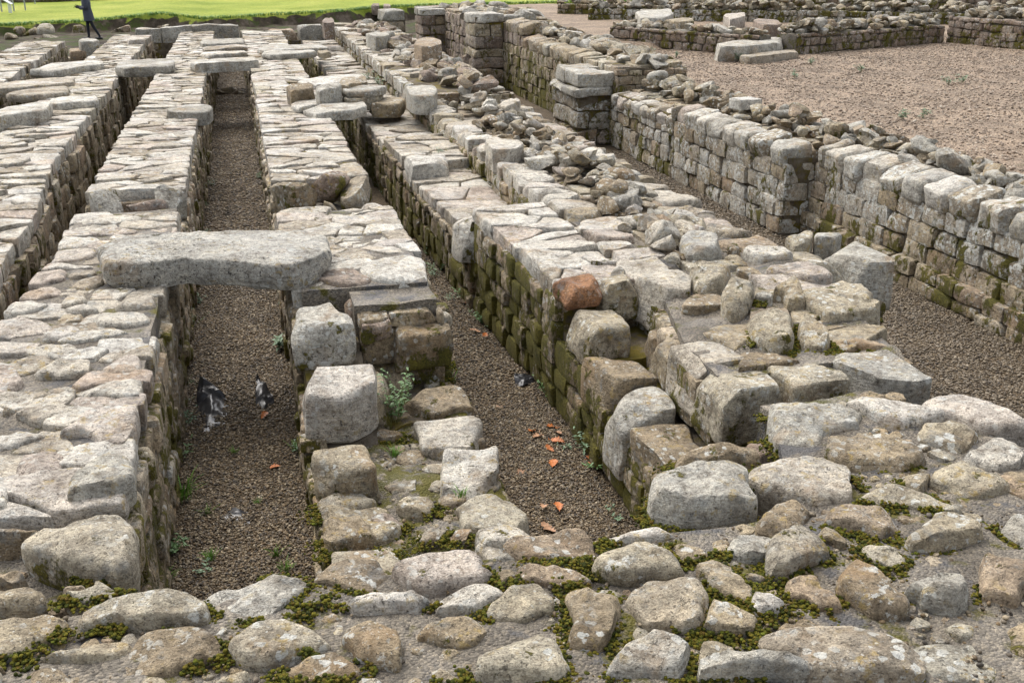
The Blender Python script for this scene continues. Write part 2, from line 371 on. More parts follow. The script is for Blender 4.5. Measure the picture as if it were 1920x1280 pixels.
def boulder(c, s, n=5, rot=None, cuts=5, pw=3.2, amp=.1):
    G, Fc = cubegrid(n); s0 = sd_(); k = (np.abs(G)**pw).sum(1)**(1./pw); V = G/k[:, None]
    for _ in range(cuts):
        q = nr.normal(size=3); q /= np.linalg.norm(q); p = V@q; lim = rng.uniform(.42, .8); m = p > lim; V[m] -= np.outer((p[m]-lim)*.98, q)
    V = V+np.stack([fbm(V*1.2+s0*1.9+j*23, s0+j, 2) for j in range(3)], 1)*amp
    V = V*np.array(s)/2.
    if rot is None: rot = (rng.uniform(-.35, .35), rng.uniform(-.35, .35), rng.uniform(0, 6.28))
    Rm = np.array(Matrix.Rotation(rot[2], 3, 'Z') @ Matrix.Rotation(rot[1], 3, 'Y') @ Matrix.Rotation(rot[0], 3, 'X'))
    return V@Rm.T+np.array(c), Fc

# ------------------------------------------------------------------ a wall = an Empty with a mortar core and its stones
class Wall:
    def __init__(s, name, label, cat, loc, group=None):
        s.o = empty(name, loc, label, cat, group); s.items = []
    def add(s, kind, VF, mat, rnd=None, moss=.1, mossbase=0., sharp=None):
        V, Fc = VF; V = np.asarray(V)
        if rnd is None: rnd = rng.random()
        mo = moss
        if mossbase:
            z0, z1 = V[:, 2].min(), V[:, 2].max(); mo = moss+mossbase*np.clip(1-(V[:, 2]-z0)/max(z1-z0, .01)*1.5, 0, 1)
        ctr = V.mean(0); ext = V.max(0)-V.min(0)
        s.items.append((kind, V, Fc, mat, rnd, mo, np.linalg.norm(ext)/max(1., cdist(ctr)), sharp))
    def core(s, xl, xr, y0, y1, z0, z1, step=.08, amp=.018, mat='joint', moss=.2, name='mortar_core', zf=None):
        """rubble-and-mortar core: rough-topped box between the lines xl(y), xr(y)"""
        ny = max(2, int((y1-y0)/step)); xm = float(xr(y0)-xl(y0)); nx = max(2, int(xm/step))
        ys = np.linspace(y0, y1, ny+1); V = []
        us = np.linspace(0, 1, nx+1)
        for y in ys:
            a, b = xl(y), xr(y)
            for u in us: V.append([a+(b-a)*u, y, z1])
        V = np.array(V)
        if zf is not None: V[:, 2] = zf(V[:, 0], V[:, 1])
        V[:, 2] += fbm(V*np.array([5., 5., 0])+3.1, 5, 3)*amp
        W_ = nx+1; Fc = [(j*W_+i, j*W_+i+1, (j+1)*W_+i+1, (j+1)*W_+i) for j in range(ny) for i in range(nx)]
        bd = [i for i in range(W_)]+[j*W_+nx for j in range(1, ny+1)]+[ny*W_+i for i in range(nx-1, -1, -1)]+[j*W_ for j in range(ny-1, 0, -1)]
        k = len(V); V2 = V[bd].copy(); V2[:, 2] = z0; V = np.vstack([V, V2]); n = len(bd)
        Fc += [(bd[i], k+i, k+(i+1) % n, bd[(i+1) % n]) for i in range(n)]
        o = mesh_obj(name, V, Fc, M[mat], s.o, rnd=.5, moss=moss, sharp=50); return o
    def finish(s, limit=300):
        kinds = {}
        for it in s.items: kinds.setdefault(it[0], []).append(it)
        for k, L in kinds.items():
            L.sort(key=lambda t: -t[6])
            for (kd, V, Fc, mat, rnd, mo, _, sh) in L[:limit]:
                mesh_obj(k, V, Fc, M[mat], s.o, rnd, mo, sharp=sh or 40)
            rest = {}
            for it in L[limit:]: rest.setdefault(it[3], []).append(it)
            for mat, LL in rest.items():
                Vs, Fs, rs, ms = [], [], [], []; off = 0
                for (kd, V, Fc, _, rnd, mo, __, sh) in LL:
                    Vs.append(V); Fs += [tuple(i+off for i in f) for f in Fc]; rs.append(np.full(len(V), rnd)); ms.append(np.broadcast_to(mo, (len(V),))); off += len(V)
                o = mesh_obj('small_stones', np.vstack(Vs), Fs, M[mat], s.o, np.concatenate(rs), np.concatenate(ms), sharp=55)
                o['kind'] = 'stuff'
        s.items = []
def lodof(y, x=0.):
    d = math.hypot(x, y); return 0 if d < 6.2 else 1 if d < 12 else 2 if d < 22 else 3
def const(v): return lambda y: v
def lin(*pts):
    ys = [p[0] for p in pts]; vs = [p[1] for p in pts]; return lambda y: float(np.interp(y, ys, vs))
def wob(f, a=.03, s_=1.): return lambda y: f(y)+a*float(fbm([[y*1.4, s_*7.7, .5]], 31, 3)[0])
def clip_half(P, n, d):
    out = []; L = len(P)
    for i in range(L):
        a, b = P[i], P[(i+1) % L]; da = a[0]*n[0]+a[1]*n[1]-d; db = b[0]*n[0]+b[1]*n[1]-d
        if da <= 0: out.append(a)
        if (da < 0 < db) or (db < 0 < da):
            t = da/(da-db); out.append((a[0]+(b[0]-a[0])*t, a[1]+(b[1]-a[1])*t))
    return out
def inpoly(p, P):
    x, y = p; r = False; n = len(P); j = n-1
    for i in range(n):
        if (P[i][1] > y) != (P[j][1] > y) and x < (P[j][0]-P[i][0])*(y-P[i][1])/(P[j][1]-P[i][1])+P[i][0]: r = not r
        j = i
    return r
def top_cells(xl, xr, y0, y1, cw, cd):
    """crazy-paving cells of a wall top, wider than deep, in running rows"""
    xm = xr((y0+y1)/2)-xl((y0+y1)/2); rows = max(1, round((y1-y0)/cd)); ncol = max(1, round(xm/cw)); k = cw/cd; pts = []
    for r in range(rows):
        nc = max(1, ncol+rng.choice((-1, 0, 0, 1))); ofs = rng.random()
        for c in range(nc):
            u = (c+.5+(ofs-.5)*.7+rng.uniform(-.28, .28))/nc; v = (r+.5+rng.uniform(-.36, .36))/rows
            pts.append((u*xm, v*(y1-y0)*k))
    pts = [p for p in pts if rng.random() > .2] if len(pts) > 12 else pts
    A = np.array(pts); H = (y1-y0)*k; res = []
    for i, p in enumerate(pts):
        d2 = ((A-p)**2).sum(1); o = np.argsort(d2)[1:16]; P = [(0, 0), (xm, 0), (xm, H), (0, H)]
        for j in o:
            q = pts[j]; n = (q[0]-p[0], q[1]-p[1]); d = (q[0]**2+q[1]**2-p[0]**2-p[1]**2)/2; P = clip_half(P, n, d)
            if len(P) < 3: break
        if len(P) < 3: continue
        o_ = []
        for (a, b) in P:
            y = y0+b/k; L = xl(y); o_.append((L+a/xm*(xr(y)-L), y))
        res.append(o_)
    return res
def shrink(P, g):
    P = np.array(P); c = centroid(P); d = P-c; ln = np.linalg.norm(d, axis=1, keepdims=True); return c+d*np.maximum(.3, (ln-g)/np.maximum(ln, 1e-6))
def pave(w, xl, xr, y0, y1, z, cw=.34, cd=.2, mat='pale', thick=.17, zj=.018, skip=(), moss=.12, skipf=None, kind='capping_stone', gap=.008, tl=.06, alt=None):
    for P in top_cells(xl, xr, y0, y1, cw, cd):
        c = centroid(P)
        if any(inpoly(c, q) for q in skip): continue
        if skipf and skipf(c): continue
        lod = lodof(c[1], c[0]); P = shrink(P, gap*rng.uniform(.7, 1.5))
        zz = z(c[0], c[1]) if callable(z) else z
        m = mat if (alt is None or rng.random() > alt[1]) else alt[0]
        w.add(kind, rock_poly(P, zz+rng.uniform(-zj, zj), thick, rng.uniform(.006, .022), rng.uniform(.006, .018), lod, rng.uniform(.006, .014), 0., (rng.uniform(-tl, tl), rng.uniform(-tl, tl)), cuts=rng.choice((0, 0, 1, 1)), sm=0), m, moss=moss*rng.uniform(.3, 1.6))
def face(w, axis, pos, a0, a1, z0, z1, sgn, mat='face', ln=(.12, .42), ch=(.11, .22), moss=.45, proud=.022, deep=.17, zf=None, rd=.022, alt=None, n=None, kind='facing_stone', amp=.012):
    """coursed masonry face. axis 'x': plane x=pos(y) running along y; 'y': plane y=pos running along x. sgn = outward sign"""
    z = z0
    while z < z1-.05:
        h = min(rng.uniform(*ch), z1-z)
        if z1-(z+h) < .07: h = z1-z
        a = a0-rng.uniform(0, .2)
        while a < a1:
            l = rng.uniform(*ln); lo = max(a, a0); hi = min(a+l, a1); a += l
            if hi-lo < .05: continue
            m = (lo+hi)/2; pr = rng.uniform(-proud, proud); g = rng.uniform(.0, .014)
            if zf and z+h > zf(m)+.02: continue
            p = pos(m) if callable(pos) else pos
            cx = p+sgn*(pr-deep/2+.02); zz = z+h/2+.022*float(vnoise([[m*2.3, p*3, z*5]], 12)[0]); hh = h*rng.uniform(.9, 1.12)
            if axis == 'x': c = (cx, m, zz); sz = (deep, hi-lo-g, hh-g)
            else: c = (m, cx, zz); sz = (hi-lo-g, deep, hh-g)
            d = cdist(c); nn = n or (6 if d < 7 else 5 if d < 10 else 4 if d < 18 else 3)
            mt = mat if (alt is None or rng.random() > alt[1]) else alt[0]
            w.add(kind, rbox(c, sz, nn, rd*rng.uniform(.6, 1.6), amp*rng.uniform(.6, 1.3), (rng.uniform(-.07, .07), rng.uniform(-.05, .05), rng.uniform(-.05, .05)), cuts=rng.choice((1, 1, 2))), mt, moss=moss*rng.uniform(.8, 1.2)*(1.2-.45*zz))
        z += h
ROCKPOLYS = []      # plan outlines of the traced stones (for moss and filler)
def traced(w, pts, zb, h, style='b', mat='tan', kind='stone', rnd=None, moss=.12, lod=None, deep=None, reg=True):
    """style b = boulder (outline met at ~40% of its height), t = slab or block whose top is outlined, f = flat stone flush in mortar"""
    if style == 'b': h *= .62 if w is fw else .72
    pa = np.array(pts, float); t_ = (pa[:, 1]-pa[:, 1].min())/max(1e-6, np.ptp(pa[:, 1]))
    if style == 't': zz = np.full(len(pa), zb+h)
    else: zz = zb+h*np.interp(t_, [0, .35, 1], [.7, .5, .05])
    P = np.array([Wz(x, y, z) for (x, y), z in zip(pa, zz)]); c = centroid(P); rad = np.linalg.norm(P-c, axis=1).mean()
    if w is fw: P = c+(P-c)*1.13
    ld = lodof(c[1], c[0]) if lod is None else lod
    if reg: ROCKPOLYS.append((P, zb, style))
    if style == 'b':
        VF = rock_poly(P, zb+h, h+(deep or .08), .42*h, min(.17*rad, .45*h), ld, .011+.05*rad, .02*h, (rng.uniform(-.1, .1), rng.uniform(-.02, .16)), cuts=rng.choice((4, 5, 6)), sm=1)
    elif style == 't':
        VF = rock_poly(P, zb+h, h+(deep or .05), .03, .022, ld, .014, .004, (rng.uniform(-.03, .03), rng.uniform(-.03, .03)), cuts=2, sm=1)
    else:
        VF = rock_poly(P, zb+h, h+(deep or .08), min(.04, .6*h), min(.022, .3*rad), ld, .009+.022*rad, .006, (rng.uniform(-.05, .05), rng.uniform(-.03, .06)), cuts=2, sm=1)
    w.add(kind, VF, mat, rnd, moss, .35 if style == 'b' else .15)
    return P
def zw(ox, oy, s): return lambda *pts: ZM(ox, oy, s, pts)
A_, B_, C_, D_ = zw(0, 960, 4), zw(480, 960, 4), zw(960, 960, 4), zw(1440, 960, 4)
E_, G_, H_, V_, U_ = zw(1200, 680, 2.6667), zw(1000, 440, 2.526), zw(540, 540, 2.462), zw(0, 640, 3.368), zw(0, 380, 2.782)
PX = zw(0, 0, 1)

# ================================================================== THE SETTING
xs = np.unique(np.r_[-700, -300, -120, -60, -40, np.arange(-30, 34, .4), 40, 60, 120, 300, 700])
ys = np.unique(np.r_[-60, -20, 0, 10, 20, 30, 33, np.arange(34, 43, .6), np.arange(43, 54, .16), np.arange(54, 70, 1.), 80, 100, 150, 300, 700, 1400])
GX, GY = np.meshgrid(xs, ys); gx, gy = GX.ravel(), GY.ravel()
lip = np.interp(gx, [-30, -9, -5, -3, -1.3, 2.5, 7, 13, 21, 34], [45, 45.4, 46.4, 46.6, 46.2, 47., 48, 50.5, 51, 53])+fbm(np.c_[gx*.5, gx*0, gx*0], 3, 3)*.35
toeZ = np.interp(gx, [-30, -8, -3, 6, 13], [.22, .25, .32, .36, .45]); topZ = np.interp(gx, [-30, -9, -5.5, -3, -1.3, 2.5, 7, 13, 21], [.6, .62, .7, .92, .72, .8, .98, .92, 1.])
st = np.clip((gy-(lip-.4))/.4, 0, 1); st = st*st*(3-2*st)
gz = toeZ+(topZ-toeZ)*st+np.clip(gy-lip, 0, 60)*.004
gz += fbm(np.c_[gx*1.3, gy*1.3, gx*0], 8, 3)*.05*np.where(gy < lip, 1., .35)
gz = np.where(gy < 33.5, -.06, gz)
gz = np.where((gx > 7.6) & (gy < 46), .9, gz)
gz = np.where(gx < -12, np.maximum(gz, .2), gz)
W_ = len(xs); Fc = [(j*W_+i, j*W_+i+1, (j+1)*W_+i+1, (j+1)*W_+i) for j in range(len(ys)-1) for i in range(W_-1)]
gr = np.where(gy > lip-.06, 1., .05)*np.where(gy < 34, .1, 1)
gr = np.clip(gr+np.where((gy < lip) & (gy > 43.6), .22, 0), 0, 1)
tag(mesh_obj('ground', np.c_[gx, gy, gz], Fc, M['ground'], extra={'grass': gr}, origin=(0, 0, 0)), None, None, kind='structure')
def sheet(name, x0, x1, y0, y1, z, mat, step, amp, zf=None):
    nx, ny = max(1, int((x1-x0)/step)), max(1, int((y1-y0)/step)); X, Y = np.meshgrid(np.linspace(x0, x1, nx+1), np.linspace(y0, y1, ny+1))
    V = np.c_[X.ravel(), Y.ravel(), np.full(X.size, z)]; V[:, 2] += fbm(V*np.array([2.2, 2.2, 0]), 21, 4)*amp
    if zf: V[:, 2] += zf(V[:, 0], V[:, 1])
    k = nx+1; Fc = [(j*k+i, j*k+i+1, (j+1)*k+i+1, (j+1)*k+i) for j in range(ny) for i in range(nx)]
    return tag(mesh_obj(name, V, Fc, M[mat]), None, None, kind='structure')
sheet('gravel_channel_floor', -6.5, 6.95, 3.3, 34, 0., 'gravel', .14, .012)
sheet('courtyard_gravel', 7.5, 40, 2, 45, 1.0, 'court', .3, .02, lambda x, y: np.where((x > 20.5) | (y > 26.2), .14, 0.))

# ================================================================== FOREGROUND CROSS WALL
fw = Wall('cross_wall', 'broad foreground cross wall of mossy tan rubble stones bedded in mortar', 'wall', (1.5, 3.1, 0))
fw.core(const(-2.4), const(6.2), 1.6, 3.72, -.05, 1.098, .04, .02, 'mortar')
fw.core(lin((3.7, -2.4), (4.8, -2.4)), const(-.80), 3.72, 4.52, -.05, .93, .05, .02, 'mortar')
fw.core(lin((3.7, 2.30), (4.85, 2.75)), lin((3.7, 4.15), (4.2, 3.82), (4.98, 3.5)), 3.72, 4.98, -.05, 1.055, .05, .02, 'mortar')
FS = [
 (A_((220,300),(330,190),(520,115),(760,40),(900,30),(960,90),(985,190),(985,330),(950,520),(870,560),(800,530),(640,530),(500,470),(330,390)), .98, .24, 'b'),
 (A_((0,190),(180,170),(310,185),(300,220),(160,275),(0,330),(-150,280)), .95, .12, 'f'),
 (A_((-60,500),(150,450),(190,510),(120,570),(-60,580)), 1.06, .09, 'b'), (A_((-120,640),(130,595),(250,595),(310,640),(320,740),(280,780),(-120,800)), 1.06, .08, 'f'),
 (A_((490,720),(700,640),(720,560),(790,540),(850,600),(885,690),(860,720),(700,745),(560,745)), 1.06, .12, 'b'), (A_((470,620),(640,575),(660,620),(540,670)), 1.06, .05, 'f'),
 (A_((650,810),(680,760),(950,710),(1200,650),(1370,630),(1450,680),(1515,760),(1500,880),(1250,920),(1030,960),(900,920),(700,960),(660,880)), 1.05, .19, 'b'),
 (A_((-120,890),(230,820),(430,790),(490,820),(430,900),(370,990),(270,1050),(200,1140),(-120,1190)), 1.06, .08, 'f'),
 (A_((320,1150),(500,1090),(700,1020),(940,995),(985,1040),(930,1120),(800,1170),(560,1210),(350,1190)), 1.06, .07, 'f'),
 (A_((960,1240),(990,1120),(1080,990),(1240,920),(1440,900),(1540,940),(1600,1020),(1660,1090),(1600,1160),(1400,1220),(1250,1290),(980,1300)), 1.05, .14, 'b'),
 (A_((160,1280),(370,1200),(480,1220),(600,1280),(560,1400),(250,1400)), 1.05, .1, 'b'), (A_((-80,1200),(80,1200),(70,1250),(-80,1280)), 1.06, .06, 'f'),
 (A_((1500,1290),(1700,1235),(1800,1240),(1880,1290),(1800,1380),(1560,1390)), 1.05, .1, 'b'),
 (B_((-330,690),(-180,620),(0,540),(100,535),(375,570),(300,680),(220,760),(170,850),(50,890),(-90,890),(-200,850),(-300,780)), 1.05, .13, 'b', 'grey'),
 (B_((-180,1080),(0,900),(120,860),(330,840),(400,900),(520,1020),(380,1090),(200,1160),(60,1215),(-60,1200),(-160,1110)), 1.06, .09, 'f'),
 (B_((325,800),(350,720),(440,675),(495,680),(510,740),(390,790)), 1.06, .06, 'f', 'grey'), (B_((345,840),(400,780),(510,740),(590,750),(670,840),(560,880),(420,870)), 1.06, .08, 'b'),
 (B_((470,560),(480,520),(600,410),(720,380),(900,395),(970,450),(950,540),(910,600),(890,670),(740,690),(690,650),(590,580)), 1.05, .13, 'b'),
 (B_((1035,460),(1090,420),(1300,370),(1530,340),(1650,325),(1690,380),(1680,440),(1760,540),(1560,600),(1310,660),(1200,640),(1090,560)), 1.06, .10, 'f', 'pale'),
 (B_((720,720),(800,680),(1020,665),(1200,640),(1310,660),(1240,720),(1200,820),(1050,830),(920,830),(760,830),(730,760)), 1.06, .1, 'f', 'pale'),
 (B_((1380,780),(1420,700),(1540,620),(1740,565),(1800,590),(1840,680),(1760,760),(1700,820),(1500,830),(1400,820)), 1.05, .14, 'b', 'pale'),
 (C_((-190,820),(-130,740),(0,620),(160,585),(220,610),(300,690),(355,745),(230,820),(100,880),(-60,900),(-170,880)), 1.05, .15, 'b'),
 (B_((675,1010),(720,940),(830,890),(960,905),(1060,950),(1130,1060),(1130,1180),(1040,1250),(900,1220),(780,1180),(750,1110)), 1.05, .18, 'b', 'tan', .2),
 (B_((1250,1010),(1300,920),(1420,830),(1560,850),(1660,870),(1770,960),(1700,1020),(1600,1085),(1480,1070),(1330,1050)), 1.05, .14, 'b'),
 (B_((230,1280),(400,1150),(560,1080),(640,1070),(700,1130),(750,1220),(740,1330),(260,1350)), 1.05, .13, 'b'),
 (B_((1650,1250),(1690,1160),(1820,1080),(1960,1000),(2080,930),(2170,945),(2250,1060),(2320,1250),(2250,1340),(1700,1340)), 1.05, .17, 'b'),
 (B_((1260,1290),(1330,1220),(1400,1210),(1500,1250),(1550,1300),(1480,1370),(1330,1370)), 1.05, .08, 'b'),
 (B_((1800,520),(1860,460),(1950,440),(2000,520),(1920,600),(1840,640)), 1.06, .07, 'f'), (B_((1790,370),(1850,330),(1960,320),(2000,400),(1900,450),(1830,430)), 1.05, .06, 'f', 'grey'),
 (C_((0,310),(130,270),(330,205),(520,165),(640,200),(655,260),(590,290),(640,400),(500,440),(220,440),(100,420),(0,350)), 1.05, .13, 'b'),
 (C_((10,600),(0,500),(30,460),(330,430),(450,480),(570,590),(350,640),(230,600)), 1.05, .14, 'b', 'tan', .85), (C_((330,430),(420,410),(520,450),(540,500),(450,500)), 1.07, .08, 'b', 'grey'),
 (C_((700,260),(730,220),(900,180),(1080,150),(1200,240),(1110,280),(860,290),(780,330)), 1.04, .08, 'f', 'pale'),
 (C_((630,480),(660,420),(780,370),(860,310),(1010,280),(1150,280),(1200,380),(1245,520),(1140,540),(960,590),(800,610),(700,550)), 1.05, .21, 'b'),
 (C_((1200,310),(1270,260),(1450,240),(1650,240),(1620,330),(1500,380),(1400,420),(1300,450),(1250,420),(1210,370)), 1.05, .1, 'b'),
 (C_((1630,290),(1720,220),(1820,190),(1910,220),(1930,400),(1840,430),(1740,420),(1640,370)), 1.05, .18, 'b', 'grey'),
 (D_((5,330),(80,250),(270,135),(370,200),(440,330),(420,400),(280,460),(150,560),(110,590),(40,590),(10,480)), 1.04, .24, 'b'),
 (C_((1390,480),(1430,410),(1540,388),(1620,440),(1720,550),(1800,620),(1800,700),(1790,770),(1640,700),(1520,650),(1480,560)), 1.05, .15, 'b', 'tan', .3),
 (C_((1790,690),(1820,630),(1920,670),(2030,750),(1960,840),(1880,860),(1800,790)), 1.05, .1, 'f', 'pale'),
 (C_((430,660),(460,620),(700,630),(780,650),(805,740),(790,860),(740,980),(690,1140),(620,1150),(520,1110),(440,1080),(430,1000),(470,900),(440,780)), 1.04, .2, 'b', 'tan', .25),
 (C_((890,690),(930,640),(1060,570),(1290,545),(1390,590),(1440,690),(1400,800),(1390,900),(1330,1000),(1260,960),(1160,910),(1040,910),(950,830)), 1.04, .22, 'b'),
 (C_((1435,980),(1480,820),(1500,700),(1560,695),(1720,760),(1810,830),(1790,960),(1740,1010),(1600,1010)), 1.04, .17, 'b', 'tan', .35),
 (C_((730,1280),(790,1130),(870,1060),(1040,970),(1200,995),(1300,1080),(1310,1200),(1280,1350),(760,1350)), 1.04, .22, 'b', 'grey'),
 (C_((1370,1280),(1390,1170),(1450,1130),(1800,1110),(1960,1120),(2140,1140),(2170,1230),(2170,1350),(1390,1350)), 1.05, .14, 'f', 'grey'),
 (D_((385,200),(430,155),(500,170),(570,260),(585,340),(540,330),(470,270),(400,240)), 1.06, .13, 'b'),
 (D_((440,110),(470,50),(560,0),(700,-20),(850,10),(940,80),(970,150),(930,230),(930,300),(850,270),(700,220),(600,200),(470,150)), 1.05, .17, 'b'),
 (D_((1070,310),(1130,250),(1200,160),(1250,70),(1350,80),(1490,30),(1590,60),(1600,140),(1580,250),(1540,320),(1400,340),(1250,370),(1160,410),(1110,370)), 1.03, .25, 'b', 'tan', .45),
 (D_((710,300),(760,255),(840,290),(960,360),(1040,440),(1000,490),(900,510),(830,490),(760,430)), 1.05, .14, 'b'),
 (D_((520,540),(580,470),(610,410),(680,410),(760,490),(880,610),(990,720),(1010,830),(930,870),(760,870),(640,780),(530,650)), 1.04, .24, 'b', 'tan', .05),
 (D_((1030,640),(1090,580),(1250,510),(1340,485),(1430,530),(1475,640),(1465,760),(1380,840),(1280,820),(1150,760),(1140,690)), 1.04, .24, 'b', 'grey'),
 (D_((145,600),(230,540),(350,515),(390,600),(440,690),(550,810),(480,830),(340,800),(300,720),(190,670)), 1.04, .17, 'b', 'tan', .9),
 (D_((1580,560),(1600,470),(1620,350),(1720,340),(1850,400),(1960,470),(2000,640),(1900,680),(1830,770),(1700,790),(1620,750)), 1.04, .22, 'b', 'tan', .85),
 (D_((0,950),(380,930),(560,900),(760,940),(860,1000),(1010,1130),(1120,1230),(1060,1350),(260,1350),(250,1200),(100,1130),(20,1080)), 1.05, .13, 'f', 'tan', .95),
 (D_((930,1060),(1100,1030),(1500,1010),(1650,1050),(1760,1130),(1900,1250),(1850,1340),(1180,1340),(1050,1180)), 1.05, .05, 'f', 'tan', 1.),
 (D_((1700,150),(1800,90),(1930,40),(2050,60),(2050,400),(1920,370),(1830,290)), 1.04, .16, 'b', 'grey'),
 (E_((660,250),(700,215),(770,205),(850,225),(1030,240),(1110,350),(990,370),(900,420),(880,480),(700,440),(670,360)), .98, .22, 'b', 'grey'),
 (E_((900,470),(930,400),(1060,380),(1220,380),(1310,410),(1370,470),(1440,500),(1360,540),(1220,570),(1100,570),(1030,520),(960,490)), 1.02, .16, 'b'),
 (E_((1030,230),(1150,200),(1290,190),(1350,230),(1500,290),(1400,330),(1310,380),(1220,350),(1140,290)), 1., .12, 'f', 'pale'),
 (E_((1400,240),(1480,200),(1580,185),(1690,210),(1800,270),(1900,350),(1920,400),(1790,400),(1690,380),(1600,320),(1480,290)), .99, .12, 'f', 'pale'),
 (E_((1380,390),(1430,330),(1560,315),(1650,350),(1690,400),(1650,460),(1590,490),(1480,450),(1400,420)), 1.0, .16, 'b'),
 (E_((1615,490),(1680,450),(1790,405),(1870,450),(1910,540),(1880,560),(1780,580),(1680,550)), 1.0, .18, 'b', 'pale'),
 (E_((1450,600),(1500,560),(1600,515),(1660,560),(1800,640),(1830,710),(1700,745),(1600,730),(1560,680)), 1.02, .2, 'b'),
 (E_((1760,610),(1830,580),(1920,585),(2000,640),(1990,760),(1900,750),(1840,690)), 1.03, .18, 'b'),
 (E_((1090,710),(1200,650),(1280,625),(1400,680),(1560,760),(1550,790),(1400,780),(1200,740)), 1.05, .15, 'b', 'tan', .6),
 (E_((1270,610),(1350,580),(1450,565),(1440,620),(1400,680),(1300,640)), 1.05, .07, 'f'),
 (E_((540,590),(640,520),(740,500),(900,495),(1000,520),(1060,600),(1090,690),(1000,720),(870,740),(800,710),(650,660)), 1.02, .16, 'b', 'pale', .3),
 (E_((75,720),(110,620),(240,580),(480,540),(520,590),(520,680),(550,760),(560,800),(440,830),(350,850),(200,850),(90,800)), .98, .34, 'b', 'grey'),
 (E_((190,500),(240,440),(330,440),(480,480),(590,500),(600,550),(530,580),(480,540),(250,580),(195,580)), .95, .22, 'b', 'tan', .15),
 (E_((590,850),(640,760),(720,710),(800,710),(835,770),(790,840),(760,900),(700,920),(600,900)), 1.05, .13, 'b'),
 (E_((525,430),(640,410),(700,490),(610,510),(540,470)), .93, .06, 'f', 'pink'),
 (PX((1880,900),(1960,880),(1990,950),(1920,975)), 1.03, .16, 'b'), (PX((1905,1090),(1980,1080),(1990,1150),(1930,1160)), 1.04, .14, 'b'),
]
for it in FS:
    traced(fw, it[0], it[1], it[2], it[3], it[4] if len(it) > 4 else 'tan', 'stone', it[5] if len(it) > 5 else None)
# continuation of the wall beyond the frame, and small stones wedged between the big ones
def fill(w, x0, x1, y0, y1, zf, n, rmin=.025, rmax=.07, mat='tan', big=False, kind='stone'):
    occ = [p[0] for p in ROCKPOLYS]; bb = [(p.min(0), p.max(0)) for p in occ]; placed = []
    for _ in range(n):
        x, y = rng.uniform(x0, x1), rng.uniform(y0, y1); q = np.array([x, y]); dm = 9.
        for P, (a, b) in zip(occ, bb):
            if x < a[0]-rmax or x > b[0]+rmax or y < a[1]-rmax or y > b[1]+rmax: continue
            if inpoly(q, P): dm = -1; break
            Q = np.vstack([P, P[:1]]); A, Bq = Q[:-1], Q[1:]; d = Bq-A; t = np.clip(((q-A)*d).sum(1)/np.maximum((d*d).sum(1), 1e-9), 0, 1)
            dm = min(dm, np.linalg.norm(A+d*t[:, None]-q, axis=1).min())
        if dm < rmin: continue
        for c, r in placed:
            dm = min(dm, np.linalg.norm(c-q)-r)
            if dm < rmin: break
        if dm < rmin: continue
        r = min(dm*.95, rmax); placed.append((q, r)); k = rng.randint(5, 8); a0 = rng.random()*6
        P = [(x+r*1.1*math.cos(a0+j/k*6.283)*rng.uniform(.75, 1.15), y+r*math.sin(a0+j/k*6.283)*rng.uniform(.75, 1.15)) for j in range(k)]
        h = r*rng.uniform(.2, .5); z = zf(x, y)
        w.add(kind, rock_poly(P, z+h, h+.06, h*.6, r*.22, max(1, lodof(y, x)), .006+.05*r, 0., (rng.uniform(-.15, .15), rng.uniform(-.15, .15)), cuts=3, sm=0), mat, moss=.15, mossbase=.3)
fill(fw, -2.3, -.95, 1.7, 4.4, lambda x, y: 1.085 if y < 3.7 else .92, 500, .06, .2)
fill(fw, 3.0, 6.1, 1.7, 3.7, lambda x, y: 1.085, 420, .06, .17)
fill(fw, -1.4, 2.9, 1.7, 2.75, lambda x, y: 1.085, 420, .06, .17)
fill(fw, -.9, 2.5, 2.4, 3.7, lambda x, y: 1.085, 2200, .018, .08)
fill(fw, 2.85, 3.6, 3.7, 4.9, lambda x, y: 1.05, 900, .02, .09); fill(fw, 2.3, 4.1, 3.2, 3.75, lambda x, y: 1.085, 1100, .02, .09)
face(fw, 'y', 3.74, -.8, .2, 0., .95, 1, 'face', moss=.6); face(fw, 'y', 3.74, 1.35, 2.25, 0., .95, 1, 'face', moss=.6)
fw.finish()

# ================================================================== SLEEPER WALLS
GRP = 'parallel sleeper walls between the gravel channels'
